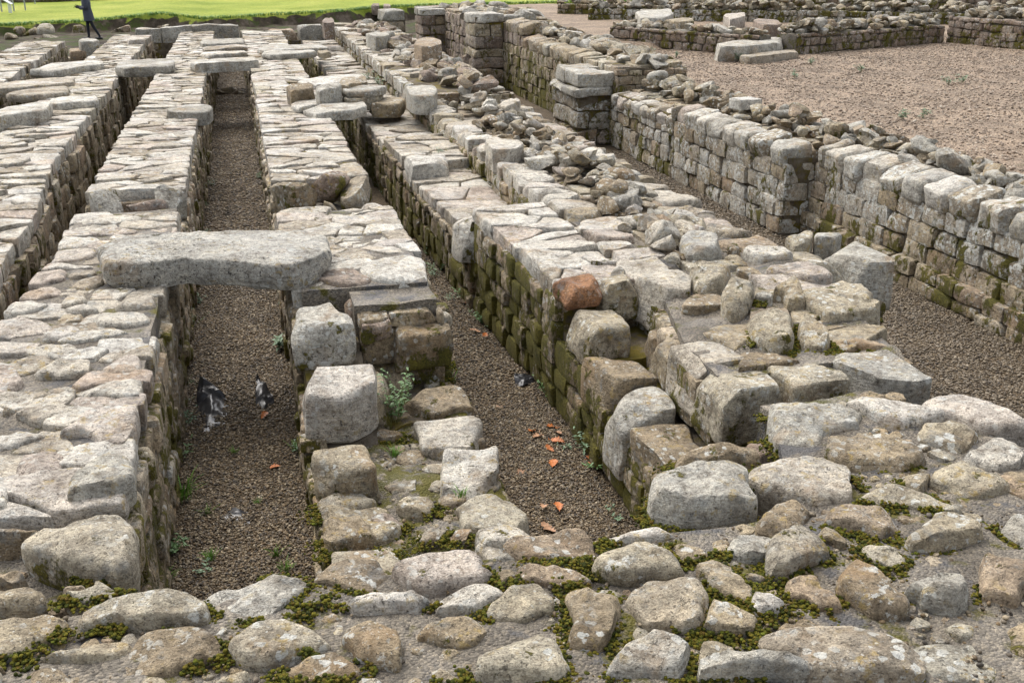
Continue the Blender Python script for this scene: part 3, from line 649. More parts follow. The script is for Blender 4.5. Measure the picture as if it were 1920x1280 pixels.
# --- second sleeper wall (left of the middle channel)
xl2, xr2 = wob(lin((4, -1.72), (24, -1.65), (34, -1.62)), .03, 1), wob(lin((4, -.70), (34, -.66)), .022, 2)
w2 = Wall('sleeper_wall', 'low flat-topped pale sleeper wall left of the channel with the black torn membrane', 'wall', (-1.2, 18, 0), GRP)
W2T = []
for pts, h, st, mt in [
 (V_((130,110),(160,70),(300,30),(480,20),(490,80),(380,120),(200,140)), .03, 'f', 'pale'), (V_((205,220),(260,180),(400,130),(560,110),(580,170),(540,230),(400,250),(300,240),(215,245)), .09, 'b', 'pale'),
 (V_((630,210),(720,130),(850,80),(890,130),(890,220),(760,240),(670,245)), .05, 'f', 'pale'), (V_((-60,130),(60,140),(110,210),(175,270),(60,350),(-60,380)), .04, 'f', 'pale'),
 (V_((205,360),(220,330),(450,290),(520,300),(400,370),(220,390)), .03, 'f', 'pale'), (V_((470,330),(600,280),(890,240),(890,370),(760,380),(560,370)), .04, 'f', 'pale'),
 (V_((90,480),(150,420),(400,400),(490,440),(440,480),(260,550),(190,530)), .05, 'f', 'pale'), (V_((370,610),(460,560),(560,450),(760,400),(870,390),(870,500),(860,640),(780,690),(640,670),(520,600)), .07, 'f', 'pale'),
 (V_((105,800),(150,710),(330,700),(400,740),(400,830),(240,900),(130,930)), .06, 'f', 'pale'), (V_((440,940),(540,830),(600,740),(700,700),(820,740),(850,820),(860,900),(780,960),(600,1040),(450,1050)), .09, 'f', 'grey'),
 (V_((-40,600),(120,560),(290,600),(240,640),(100,680),(-40,700)), .04, 'f', 'pale'), (V_((-40,830),(30,870),(50,950),(50,1060),(-40,1100)), .05, 'f', 'pale'), (V_((10,490),(40,420),(100,430),(60,490)), .05, 'f', 'tan'),
 (U_((480,620),(520,585),(800,570),(780,640),(680,660),(520,670)), .06, 'f', 'pale'), (U_((590,560),(640,510),(800,500),(820,550),(700,575)), .05, 'f', 'pale'), (U_((280,640),(330,590),(460,590),(380,650)), .05, 'b', 'tan'),
 (U_((-40,640),(100,600),(270,640),(260,690),(100,720),(-40,710)), .03, 'f', 'pale'), (U_((200,730),(280,660),(420,650),(430,690),(330,740)), .05, 'f', 'pale'), (U_((330,570),(420,535),(520,555),(450,600),(350,590)), .05, 'f', 'pale'),
 (U_((15,590),(60,530),(160,510),(260,540),(180,570),(30,605)), .04, 'f', 'pale'), (U_((310,560),(350,500),(430,470),(470,520),(400,550)), .04, 'f', 'pale'), (U_((85,510),(150,460),(310,450),(330,480),(200,510)), .03, 'f', 'pale'),
 (U_((360,450),(440,400),(530,390),(540,430),(430,480)), .04, 'f', 'pale'), (U_((140,440),(190,370),(350,360),(340,410),(200,450)), .04, 'f', 'pale'), (U_((350,390),(440,350),(510,350),(500,390),(380,410)), .04, 'f', 'pale'),
 (U_((210,350),(260,325),(480,325),(500,350),(300,360)), .03, 'f', 'pale'), (U_((260,320),(300,270),(430,240),(500,250),(480,300),(340,320)), .04, 'f', 'pale'), (U_((295,250),(330,190),(540,180),(520,210),(420,240)), .03, 'f', 'pale'),
 (U_((345,180),(400,130),(560,130),(540,175)), .03, 'f', 'pale'), (U_((390,120),(400,90),(560,80),(740,60),(730,100),(560,125)), .03, 'f', 'pale')]:
    W2T.append(traced(w2, pts, 1.08, h, st, mt, 'capping_stone', moss=.08))
traced(w2, V_((70,1100),(150,1040),(300,1020),(420,1080),(430,1150),(300,1200),(120,1180)), .85, .14, 'b', 'pale', 'capping_stone')
w2.core(lambda y: xl2(y)+.05, lambda y: xr2(y)-.05, 4.7, 10.62, 0, 1.09, .06, .009, 'mortar')
w2.core(lambda y: xl2(y)+.05, lambda y: xr2(y)-.05, 10.62, 11.6, 0, .85, .06, .03, 'mortar')
w2.core(lambda y: xl2(y)+.05, lambda y: xr2(y)-.05, 11.64, 33.2, 0, 1.088, .2)
def near_w2(c): return any(np.linalg.norm(centroid(P)-c) < .13 for P in W2T)
pave(w2, xl2, xr2, 4.62, 9.7, 1.105, .3, .19, skip=W2T, skipf=lambda c: near_w2(c) or (c[1] < 7.2 and xl2(c[1])+.15 < c[0] < xr2(c[1])-.12 and False))
pave(w2, xl2, xr2, 9.7, 10.6, 1.10, .32, .2)
pave(w2, xl2, xr2, 10.65, 10.95, .87, .3, .2, mat='tan')
for (x, y, sx, sy, sz, zc, mt) in ((-1.48, 11.22, .40, .44, .38, .98, 'grey'), (-1.1, 11.2, .42, .36, .30, .94, 'pink'), (-.82, 11.28, .34, .42, .36, 1.0, 'grey'), (-1.6, 10.72, .2, .24, .2, .9, 'tan'), (-1.25, 10.75, .26, .2, .12, .86, 'tan')):
    w2.add('stone', boulder((x, y, zc), (sx*1.1, sy*1.1, sz*1.15), 9, (rng.uniform(-.15, .15), rng.uniform(-.15, .15), rng.uniform(-.4, .4)), 9, 3.6, .06), mt, None, .15, .3)
pave(w2, xl2, xr2, 11.55, 17.6, 1.11, .33, .19); pave(w2, xl2, xr2, 17.6, 33.2, 1.13, .34, .25, alt=('tan', .15))
traced(w2, PX((312,203),(330,194),(396,193),(400,200),(385,211),(315,213)), 1.05, .16, 't', 'grey', 'capping_stone')
for a0, a1, zz in ((4.56, 10.55, .94), (10.55, 11.5, .83), (11.5, 33.2, .95)):
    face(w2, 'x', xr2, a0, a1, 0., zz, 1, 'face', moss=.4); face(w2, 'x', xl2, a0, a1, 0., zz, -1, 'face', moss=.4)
face(w2, 'y', 11.52, -1.68, -.72, .85, 1.0, -1, 'face', moss=.2); face(w2, 'y', 4.58, -1.72, -.72, .45, .96, -1, 'face', moss=.35, ln=(.2, .4), ch=(.16, .24))
w2.finish()
# --- first sleeper wall
xl1, xr1 = lin((6, -3.2), (24, -3.4), (34, -3.45)), wob(lin((6, -2.0), (10.7, -2.03), (13, -2.28), (24, -2.38), (34, -2.4)), .045, 3)
w1 = Wall('sleeper_wall', 'pale sleeper wall beside the narrowest channel with white wet slabs on its top', 'wall', (-2.8, 18, 0), GRP)
w1.core(lambda y: xl1(y)+.05, lambda y: xr1(y)-.05, 6., 33., 0, 1.068, .15)
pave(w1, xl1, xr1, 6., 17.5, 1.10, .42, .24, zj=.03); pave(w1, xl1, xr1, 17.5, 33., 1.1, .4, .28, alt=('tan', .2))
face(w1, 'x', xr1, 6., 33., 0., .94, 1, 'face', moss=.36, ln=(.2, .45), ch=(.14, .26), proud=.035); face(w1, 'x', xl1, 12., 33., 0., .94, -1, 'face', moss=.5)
w1.finish()
# --- far-left sleeper wall
xl0, xr0 = const(-5.6), lin((14, -4.25), (34, -4.6))
w0 = Wall('sleeper_wall', 'short-looking sleeper wall next to the bare trodden earth near the walker', 'wall', (-4.9, 24, 0), GRP)
w0.core(lambda y: xl0(y)+.05, lambda y: xr0(y)-.05, 15., 31.5, 0, 1.075, .2)
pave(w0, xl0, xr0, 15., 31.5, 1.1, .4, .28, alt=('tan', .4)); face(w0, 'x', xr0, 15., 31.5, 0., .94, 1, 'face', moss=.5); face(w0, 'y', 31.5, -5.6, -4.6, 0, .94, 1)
w0.finish()
# --- third sleeper wall (right of the middle channel), robbed low at its near end
xl3, xr3 = wob(lin((4, .22), (20, .2), (34, .12)), .02, 4), wob(lin((4, 1.33), (10, 1.36), (13, 1.26), (34, 1.3)), .03, 5)
w3 = Wall('sleeper_wall', 'sleeper wall right of the middle channel, robbed down to low stones at its near end', 'wall', (.8, 18, 0), GRP)
W3T = []
for pts, zb, h, st, mt, rn in [
 (H_((590,330),(700,280),(735,340),(720,380),(650,385)), .38, .16, 'b', 'tan', .2), (H_((430,390),(570,350),(580,430),(510,490),(440,460)), .42, .2, 'b', 'tan', .3), (H_((490,330),(560,310),(575,345),(500,355)), .5, .1, 'b', 'pink', None),
 (H_((250,90),(400,50),(410,95),(290,125)), .92, .1, 'f', 'pink', None), (H_((380,200),(450,210),(450,320),(400,340)), .6, .2, 'b', 'tan', .3),
 (H_((865,1140),(1000,1100),(1080,1110),(1100,1230),(1010,1260),(900,1250)), .4, .12, 'f', 'pale', None),
 (H_((480,1020),(530,980),(640,965),(695,1020),(640,1070),(540,1060)), .38, .06, 'f', 'tan', None), (H_((440,920),(540,890),(610,890),(600,940),(480,960)), .38, .04, 'f', 'tan', None),
 (H_((120,910),(200,860),(260,860),(270,920),(130,945)), .36, .09, 'f', 'tan', None), (H_((135,1000),(180,960),(340,955),(420,990),(350,1040),(150,1080)), .36, .08, 'f', 'tan', None),
 (H_((655,570),(720,540),(800,570),(770,597),(680,592)), .38, .06, 'f', 'tan', None), (H_((690,520),(760,480),(810,530),(800,555)), .38, .06, 'f', 'tan', None), (H_((390,670),(450,655),(530,670),(525,715),(440,735),(390,720)), .36, .1, 'b', 'tan', 0.),
 (H_((160,1120),(200,1080),(330,1060),(380,1120),(410,1190),(300,1220),(180,1250)), .38, .12, 'f', 'tan', None), (H_((380,1060),(460,1040),(550,1100),(470,1170),(400,1150)), .38, .05, 'f', 'pink', None),
 (H_((600,1160),(640,1120),(730,1110),(700,1170),(620,1210)), .4, .05, 'f', 'tan', None), (H_((730,1170),(770,1120),(840,1120),(840,1190),(760,1200)), .4, .07, 'b', 'tan', None),
 (H_((400,1240),(460,1210),(510,1240),(480,1270),(410,1270)), .4, .05, 'f', 'tan', None), (H_((620,440),(700,430),(720,470),(640,480)), .4, .06, 'b', 'tan', None), (H_((640,400),(720,395),(730,425),(660,430)), .4, .07, 'b', 'tan', None),
 (PX((588,545),(605,512),(650,505),(690,520),(700,548),(650,560)), .98, .11, 'f', 'pink', .5), (PX((668,515),(690,490),(770,482),(800,500),(803,545),(740,552),(695,545)), .98, .12, 'f', 'pale', 1.)]:
    P = traced(w3, pts, zb, h, st, mt, 'stone', rn, moss=.15, deep=.14)
    if zb > .9: W3T.append(P)
w3.core(lambda y: xl3(y)+.05, lambda y: xr3(y)-.05, 3.72, 6.55, 0, .385, .05, .03, 'mortar', .5)
w3.core(lambda y: xl3(y)+.05, const(.68), 6.3, 7.2, 0, .58, .06, .03, zf=lambda x, y: np.interp(y, [6.3, 6.5, 7.2], [.36, .5, .72])); w3.core(const(.67), lambda y: xr3(y)-.08, 6.55, 7.3, 0, .4, .06, .04)
w3.core(lambda y: xl3(y)+.08, lambda y: xr3(y)-.08, 7.72, 10.25, 0, 1.07, .06, .009, 'mortar'); w3.core(const(.66), lambda y: xr3(y)-.08, 7.36, 7.74, 0, 1.04, .06, .01, 'mortar'); w3.core(lambda y: xl3(y)+.05, const(.67), 7.2, 7.74, 0, .8, .06); w3.core(lambda y: xl3(y)+.05, lambda y: xr3(y)-.05, 10.25, 11.7, 0, .84, .06, .03, 'mortar'); w3.core(lambda y: xl3(y)+.05, lambda y: xr3(y)-.05, 11.74, 33., 0, 1.088, .2)
pave(w3, xl3, xr3, 7.75, 10.3, 1.09, .32, .22, skip=W3T, skipf=lambda c: any(np.linalg.norm(centroid(P)-c) < .22 for P in W3T))
OT = []
for q in ((.22, .62, 7.02, 7.5, 1.03, .3, 'grey', .7), (.22, .70, 6.28, 6.74, .82, .36, 'pale', .75), (.22, .58, 5.62, 6.02, .62, .34, 'tan', .5), (.92, 1.36, 7.12, 7.45, .9, .34, 'tan', .15), (.68, .92, 7.16, 7.5, .98, .16, 'pink', .4), (.62, .82, 6.55, 7.1, .66, .32, 'tan', .4), (.95, 1.4, 6.62, 6.92, .5, .18, 'tan', .2), (.96, 1.38, 6.02, 6.5, .46, .2, 'pale', .5), (.95, 1.38, 5.5, 5.98, .48, .22, 'pale', .62), (1.0, 1.38, 5.0, 5.46, .45, .2, 'tan', .7), (.24, .66, 5.05, 5.5, .44, .2, 'tan', .45), (1.02, 1.36, 4.45, 4.95, .46, .2, 'pale', .3), (.24, .6, 4.5, 4.98, .46, .22, 'tan', .6)):
    V_q = rbox(((q[0]+q[1])/2, (q[2]+q[3])/2, q[4]-q[5]/2), (q[1]-q[0], q[3]-q[2], q[5]), 12, .035, .034, (rng.uniform(.02, .16), rng.uniform(-.06, .06), rng.uniform(-.12, .12)), cuts=5); w3.add('stone', V_q, q[6], q[7], .15, .35)
fill(w3, .3, 1.3, 3.8, 6.5, lambda x, y: .37, 500, .03, .1)
face(w3, 'y', 11.62, .25, 1.28, .82, 1.0, -1, 'face', moss=.2); face(w3, 'y', 7.27, .68, 1.32, .36, 1.0, -1, 'face', moss=.25, ln=(.25, .45), ch=(.2, .3)); 
pave(w3, xl3, xr3, 10.35, 10.8, .86, .34, .22)
for (x, y, sx, sy, sz, zc, mt) in ((.46, 11.2, .52, .42, .42, .95, 'tan'), (.84, 11.42, .4, .34, .34, 1.02, 'pink'), (1.14, 11.3, .36, .42, .38, .96, 'tan'), (.8, 11.08, .17, .16, .17, .9, 'tan'), (1.2, 10.75, .34, .3, .24, .93, 'pale'), (.62, 10.7, .22, .2, .1, .86, 'tan')):
    w3.add('stone', boulder((x, y, zc), (sx*1.1, sy*1.1, sz*1.15), 9, (rng.uniform(-.15, .15), rng.uniform(-.15, .15), rng.uniform(-.4, .4)), 9, 3.4, .06), mt, None, .18, .35)
pave(w3, xl3, xr3, 11.65, 18.5, 1.12, .34, .2); pave(w3, xl3, xr3, 18.5, 33., 1.13, .36, .26, alt=('tan', .15))
for a0, a1, zz in ((3.75, 6.3, .36), (6.3, 7.3, .5), (7.3, 10.3, .93), (10.3, 11.6, .78), (11.6, 33., .96)):
    face(w3, 'x', xl3, a0, a1, 0., zz, -1, 'face', moss=.38)
    face(w3, 'x', xr3, a0, a1, 0., min(zz, .42 if a1 < 7.4 else zz), 1, 'face', moss=.5)
w3.finish()

# ================================================================== OUTER WALL with offset plinth (right of the second channel)
xp = lin((4.9, 2.27), (8, 2.24), (10.8, 2.08), (13, 1.96), (17, 1.88), (34, 1.85))           # plinth face on the channel
xu = lin((5., 2.62), (6., 2.66), (7., 2.92), (10, 2.9), (17, 2.78), (34, 2.85))               # upper wall face
xo = lin((5, 4.0), (6.2, 4.25), (7, 4.45), (34, 4.6))
ow = Wall('outer_wall', 'thick stepped outer wall with rubble heaped along its top, green moss on its channel side', 'wall', (3.5, 17, 0))
for a0, a1, zz in ((4.95, 6.7, .62), (6.7, 7.42, .74), (7.42, 10.05, 1.06), (10.05, 13.6, .78), (13.6, 15.2, .93), (15.2, 33., .83)):
    ow.core(lambda y: xp(y)+.06, lambda y: xu(y)+.1, a0, a1, 0, zz-.055, .06 if a0 < 10 else .15, .02, moss=.4)
    face(ow, 'x', xp, a0, a1, 0., zz-.12, -1, 'face', moss=.62 if a0 < 9 else .52, ln=(.2, .45), ch=(.14, .24), proud=.02)
    if a0 > 7: pave(ow, xp, xu, a0, a1, zz, .38, .24, mat='pale', moss=.2)
    if a0 in (4.95, 10.05): face(ow, 'y', a0+.02, xp(a0)+.05, xu(a0), 0., zz-.1, -1, 'face', moss=.5)
ow.core(lambda y: xu(y)+.06, lambda y: xo(y)-.08, 5.45, 33., 0, 1.035, .08, .03, 'mortar')
OT = []
for pts, zb, h, st, mt, rn in [
 (G_((690,60),(720,10),(800,0),(880,20),(910,90),(860,150),(740,165),(700,120)), 1.02, .28, 'b', 'grey', .3), (G_((720,230),(760,165),(900,155),(930,200),(900,320),(800,350),(740,290)), .95, .3, 'b', 'tan', .6),
 (G_((885,330),(920,270),(990,225),(1060,260),(1050,330),(1010,400),(930,445),(890,400)), 1.0, .28, 'b', 'tan', .55), (G_((1045,310),(1080,280),(1140,300),(1130,350),(1060,360)), 1.03, .16, 'b', 'grey', None), (G_((1120,280),(1240,215),(1270,280),(1295,380),(1180,360),(1190,300)), 1.03, .2, 'b', 'tan', .4),
 (G_((1010,420),(1050,375),(1190,370),(1230,410),(1225,530),(1210,600),(1120,540),(1020,490)), 1.02, .2, 'b', 'tan', .6), (G_((1250,400),(1310,415),(1380,470),(1430,540),(1380,585),(1290,570),(1250,490)), 1.02, .16, 'b', 'tan', .5),
 (G_((1320,350),(1360,290),(1450,240),(1560,290),(1610,370),(1595,460),(1480,450),(1400,420)), .92, .34, 'b', 'tan', .55), (G_((1430,530),(1500,500),(1640,510),(1690,560),(1660,580),(1500,545)), 1.0, .07, 'f', 'tan', None),
 (G_((1090,180),(1180,140),(1280,135),(1380,180),(1440,235),(1350,255),(1190,230)), 1.02, .1, 'f', 'pale', .9), (G_((985,90),(1010,60),(1160,65),(1240,125),(1060,150)), 1.02, .1, 'f', 'pale', .6), (G_((950,180),(1000,160),(1080,190),(1110,235),(1040,235)), 1.03, .12, 'b', 'tan', None),
 (G_((890,130),(940,105),(1030,150),(960,165)), 1.04, .08, 'b', 'tan', None), (G_((910,70),(950,45),(985,80),(960,110)), 1.04, .12, 'b', 'tan', None),
 (PX((1472,442),(1500,430),(1524,432),(1524,448),(1490,456)), .72, .38, 't', 'tan', .6), (PX((1526,432),(1560,425),(1580,438),(1560,450),(1528,448)), .72, .38, 't', 'grey', .3),
 (G_((355,255),(380,160),(435,180),(440,270),(350,280)), .95, .2, 'b', 'grey', .1), (G_((400,330),(440,300),(500,320),(500,400),(430,420)), .72, .16, 'b', 'tan', .4),
 
 (G_((780,850),(830,820),(950,890),(900,910),(790,890)), .55, .07, 'f', 'pink', None), (G_((820,965),(1010,940),(1020,960),(980,1000),(830,1000)), .42, .1, 'b', 'tan', .1), (G_((560,610),(650,590),(700,650),(610,660)), .64, .06, 'f', 'pink', None),
 (PX((1475,700),(1490,685),(1500,720),(1482,740)), .9, .08, 'b', 'tan', None)]:
    OT.append(traced(ow, pts, zb, h, st, mt, 'stone', rn, moss=.14, deep=.1))

def sq(w, x0, x1, y0, y1, zt, h, mat, rnd=None, moss=.14, rot=None, kind='stone', rd=.03, reg=True):
    d = y0; n = 12 if d < 7 else 9 if d < 10 else 6
    w.add(kind, rbox(((x0+x1)/2, (y0+y1)/2, zt-h/2), (x1-x0-.012, y1-y0-.012, h), n, rd*rng.uniform(.7, 1.3), .028, rot or (rng.uniform(-.03, .03), rng.uniform(-.03, .03), rng.uniform(-.06, .06)), cuts=4), mat, rnd, moss, .3)
    if reg: OT.append(np.array([(x0, y0), (x1, y0), (x1, y1), (x0, y1)]))
for q in ((2.58, 3.05, 5.15, 5.58, 1.07, .38, 'tan', .65), (3.06, 3.46, 5.17, 5.56, 1.06, .34, 'tan', .6), (3.47, 3.98, 5.12, 5.58, 1.07, .38, 'grey', .35),
          (2.6, 3.02, 5.6, 6.04, 1.05, .34, 'pale', .2), (2.62, 3.0, 6.06, 6.46, .95, .28, 'tan', .3), (2.74, 3.05, 6.48, 6.9, .88, .3, 'tan', .1), (2.86, 3.28, 6.98, 7.42, 1.12, .36, 'pale', .35), (2.86, 3.24, 7.44, 7.86, 1.10, .34, 'pale', .4),
          (4.42, 4.76, 7.3, 7.85, 1.06, .42, 'tan', .6), (4.78, 5.16, 7.3, 7.95, 1.08, .44, 'grey', .5), (3.86, 4.36, 6.15, 6.72, 1.14, .34, 'tan', .55), (3.75, 4.4, 6.75, 7.2, 1.08, .22, 'pale', .8),
          (2.22, 2.62, 6.72, 7.16, .93, .28, 'tan', .55), (2.22, 2.62, 6.2, 6.68, .74, .34, 'tan', .2), (2.2, 2.6, 5.74, 6.18, .71, .5, 'grey', .6), (2.24, 2.64, 5.2, 5.72, .68, .52, 'tan', .12), (2.3, 2.62, 5.0, 5.2, .42, .3, 'tan', .1),
          (2.24, 2.54, 7.2, 7.5, 1.12, .2, 'orange', .5), (2.56, 2.84, 7.22, 7.5, 1.1, .3, 'tan', .5), (1.98, 2.5, 9.9, 10.4, .92, .42, 'pale', .6), (1.95, 2.5, 12.9, 13.5, .98, .36, 'pale', .7)):
    sq(ow, *q)
y = 7.9
while y < 17.3:
    l = rng.uniform(.28, .5); sq(ow, xu(y), xu(y)+rng.uniform(.34, .5), y, y+l, 1.12+rng.uniform(-.03, .02), .3, rng.choice(('pale', 'pale', 'tan')), None, .12, reg=False); y += l
y = 7.95
while y < 17.3:
    l = rng.uniform(.3, .55); sq(ow, xo(y)-rng.uniform(.4, .55), xo(y), y, y+l, 1.09+rng.uniform(-.03, .02), .3, rng.choice(('pale', 'tan')), None, .12, reg=False); y += l
face(ow, 'y', 5.36, 2.66, 4.0, .45, .8, -1, 'face', moss=.7); face(ow, 'y', 7.44, 2.3, 2.9, .7, .95, -1, 'face', moss=.3, ch=(.12, .16))
def nearOT(c): return any(inpoly(c, P) or np.linalg.norm(centroid(P)-c) < .13 for P in OT)
pave(ow, xu, lambda y: xu(y)+.5, 17.3, 20., 1.1, .3, .25, moss=.15); pave(ow, lambda y: xo(y)-.45, xo, 17.3, 20., 1.08, .3, .28)
pave(ow, lambda y: xu(y)+.48, lambda y: xo(y)-.43, 7.5, 20., 1.06, .36, .3, mat='tan', skipf=nearOT, moss=.2, zj=.03); pave(ow, xu, xo, 5.5, 7.5, 1.06, .3, .26, mat='tan', skipf=nearOT, moss=.25, zj=.025)
face(ow, 'x', xu, 5.3, 33., .6, .96, -1, 'face', moss=.5, ln=(.22, .42), alt=('lich', .35)); face(ow, 'x', xo, 5.3, 33., 0., .94, 1, 'face', moss=.4, ln=(.3, .5), ch=(.18, .28))
# right-hand buttress stub of this wall
ow.core(const(4.4), const(5.05), 7.3, 8.1, 0, .8, .1); face(ow, 'x', const(5.08), 7.25, 8.15, 0, .75, 1); face(ow, 'y', 7.27, 4.45, 5.08, 0, .74, -1, 'face'); 
# far, higher stretch
face(ow, 'y', 17.46, 2.8, 4.5, 1.0, 1.2, -1, 'tan', moss=.3, ln=(.25, .5)); face(ow, 'y', 15.18, 1.95, 2.8, .7, .9, -1, 'face')
ow.core(lambda y: xu(y)+.05, lambda y: xo(y)-.1, 17.5, 33., .9, 1.2, .2, .04); face(ow, 'x', xu, 17.5, 33., 1., 1.22, -1, 'lich', ln=(.3, .5), ch=(.2, .24), moss=.3)
pave(ow, xu, xo, 20., 33., 1.23, .42, .36, alt=('tan', .5), zj=.03)
for pts, zb, h, mt in ((PX((758,160),(800,154),(822,165),(815,178),(770,178)), 1.1, .27, 'grey'), (PX((905,262),(930,250),(975,258),(985,272),(950,286),(920,280)), 1.0, .24, 'pale'), (PX((680,60),(718,58),(738,66),(700,70)), 1.2, .35, 'grey'), (PX((770,78),(805,68),(828,72),(828,86),(782,86)), 1.15, .5, 'tan'), (PX((600,42),(612,30),(625,33),(627,44)), 1.2, .4, 'pink'),
                       (PX((775,300),(795,287),(878,284),(888,296),(830,304),(785,316)), .4, .5, 'pale'), (PX((735,260),(755,249),(830,250),(838,262),(790,268),(745,272)), .5, .42, 'pale'), (PX((930,195),(965,182),(980,188),(950,200)), 1.0, .25, 'pale')):
    traced(ow, pts, zb, h, 't', mt, 'stone', None, moss=.15)
# rubble heaped along the crest
def heap(w, xc, xw, y0, y1, z, n, hmax, smin=.12, smax=.3, mat=('tan', 'grey'), skipf=None, kind='rubble_stone', dens=None):
    for i in range(n):
        y = rng.uniform(y0, y1)
        if dens and rng.random() > dens(y): continue
        u = rng.gauss(0, .42); u = max(-1, min(1, u)); x = (xc(y) if callable(xc) else xc)+u*xw
        if skipf and skipf(np.array([x, y])): continue
        s = rng.uniform(smin, smax)*(1.1 if rng.random() < .2 else .85); pile = hmax*(1-u*u)*max(.15, .55+.6*float(vnoise([[y*.8, 3.3, 0]], 4)[0]))
        lay = rng.random(); zz = (z(y) if callable(z) else z)
        c = (x, y, zz+pile*lay*lay*.9+s*.16); d = cdist(c)
        w.add(kind, boulder(c, (s*rng.uniform(1., 1.7), s*rng.uniform(.8, 1.2), s*rng.uniform(.5, .85)), 8 if d < 10 else 6 if d < 15 else 5 if d < 26 else 4, cuts=9), rng.choice(mat), moss=.12, mossbase=.2)
heap(ow, lambda y: (xu(y)+xo(y))/2, .42, 7.6, 17., 1.07, 320, .3, .13, .3, ('tan', 'tan', 'grey', 'pale'), lambda c: any(np.linalg.norm(centroid(P)-c) < .27 for P in OT))
heap(ow, lambda y: (xu(y)+xo(y))/2+.1, .55, 17., 33., 1.2, 240, .45, .18, .4, ('tan', 'grey', 'pink', 'tan'))

ow.finish()

# ================================================================== RETAINING WALL of the courtyard, with piers
GB = 'stone piers along the courtyard wall'
rw = Wall('retaining_wall', 'white-lichened courtyard retaining wall with large rounded coping blocks along the gravel alley', 'wall', (7.2, 14, 0))
rw.core(const(7.06), const(7.95), 5., 11.9, -.05, 1.08, .12, .03); rw.core(const(6.66), const(7.95), 11.9, 18.6, -.05, .985, .15, .03); rw.core(const(6.76), const(8.1), 18.6, 27.4, -.05, 1.4, .2, .04); rw.core(const(6.36), const(8.2), 27.4, 34, -.05, 1.62, .3, .04)
pave(rw, const(7.4), const(7.95), 5., 11.9, 1.13, .3, .28, mat='tan', zj=.03); pave(rw, const(7.0), const(7.95), 11.95, 15.6, 1.06, .34, .3, mat='tan', zj=.03); pave(rw, const(6.98), const(7.95), 15.6, 18.6, 1.03, .34, .3, mat='tan', zj=.03); pave(rw, const(7.1), const(8.1), 18.7, 27.4, 1.42, .4, .35, mat='tan', zj=.04); pave(rw, const(6.7), const(7.2), 18.62, 20.7, 1.42, .4, .4, mat='tan')
face(rw, 'y', 18.58, 6.7, 8.1, .95, 1.38, -1, 'tan', moss=.3, ln=(.25, .5)); face(rw, 'y', 27.36, 6.7, 8.15, 1.4, 1.62, -1, 'tan', moss=.3, ln=(.3, .5))
def coping(w, x0, x1, y0, y1, z, ln=(.34, .52), h=.27, mat=('lich', 'pale', 'grey', 'lich')):
    y = y0
    while y < y1-.1:
        l = min(rng.uniform(*ln), y1-y); d = x1-x0
        V, Fc = rbox((x0+d/2, y+l/2, z-h/2), (d, l-.02, h), 8 if y < 13 else 5, .06, .026, (rng.uniform(-.04, .04), -rng.uniform(.1, .26), rng.uniform(-.03, .03)), cuts=2)
        w.add('coping_stone', (V, Fc), rng.choice(mat) if isinstance(mat, tuple) else mat, moss=.12, mossbase=.25); y += l
coping(rw, 6.97, 7.46, 5., 11.85, 1.2, (.36, .54)); coping(rw, 6.57, 7.02, 11.92, 15.6, 1.17); coping(rw, 6.58, 7.0, 15.6, 18.5, 1.0, (.3, .45), .22)
coping(rw, 6.68, 7.15, 20.6, 25.3, 1.47, (.35, .6), .3, 'tan'); coping(rw, 6.68, 7.2, 25.3, 27.1, 1.76, (.5, .7), .3, 'tan')
face(rw, 'x', const(7.02), 5., 11.9, .5, .95, -1, 'lich', ln=(.3, .52), ch=(.21, .25), moss=.25, rd=.026, alt=('face', .15)); face(rw, 'x', const(7.0), 5., 11.9, .28, .5, -1, 'face', ln=(.3, .5), ch=(.2, .22), moss=.42, alt=('lich', .35)); face(rw, 'x', const(6.92), 5., 11.9, -.02, .3, -1, 'face', ln=(.3, .5), ch=(.15, .18), moss=.42)
face(rw, 'x', const(6.62), 11.9, 15.6, 0, .92, -1, 'lich', ln=(.3, .52), ch=(.21, .25), moss=.25, rd=.026, alt=('face', .2)); face(rw, 'x', const(6.63), 15.6, 18.6, 0, .79, -1, 'lich', ln=(.26, .45), ch=(.2, .25), moss=.35, alt=('face', .25))
face(rw, 'y', 11.9, 6.6, 7.05, 0, .92, -1, 'lich', ln=(.3, .46), ch=(.2, .25), moss=.22)
face(rw, 'x', const(6.7), 18.6, 27.4, 0, 1.18, -1, 'face', ln=(.26, .5), ch=(.2, .26), moss=.6); face(rw, 'x', const(6.72), 25.3, 27.4, 1.18, 1.46, -1, 'pink', ln=(.3, .5), ch=(.2, .3))
face(rw, 'x', const(6.25), 27.4, 34., 0., 1.62, -1, 'pink', ln=(.3, .55), ch=(.2, .3), moss=.4)
pave(rw, const(6.3), const(8.1), 27.5, 34, 1.66, .5, .45, mat='tan', zj=.04)
heap(rw, const(7.72), .34, 5.2, 12., 1.13, 170, .34, .14, .31, ('tan', 'grey', 'grey', 'tan')); heap(rw, const(7.55), .42, 11.9, 20.5, 1.08, 210, .36, .16, .34, ('tan', 'grey', 'tan')); heap(rw, const(7.6), .5, 18.5, 27.4, 1.42, 170, .4, .2, .42, ('tan', 'grey', 'tan'))
heap(rw, const(7.2), .8, 27.6, 34., 1.64, 90, .3, .25, .5, ('tan', 'grey'))
rw.add('rubble_stone', rbox((7.35, 14.6, 1.3), (.42, .3, .16), 6, .02, .012, (0, 0, .2)), 'pale', 1.); rw.finish()
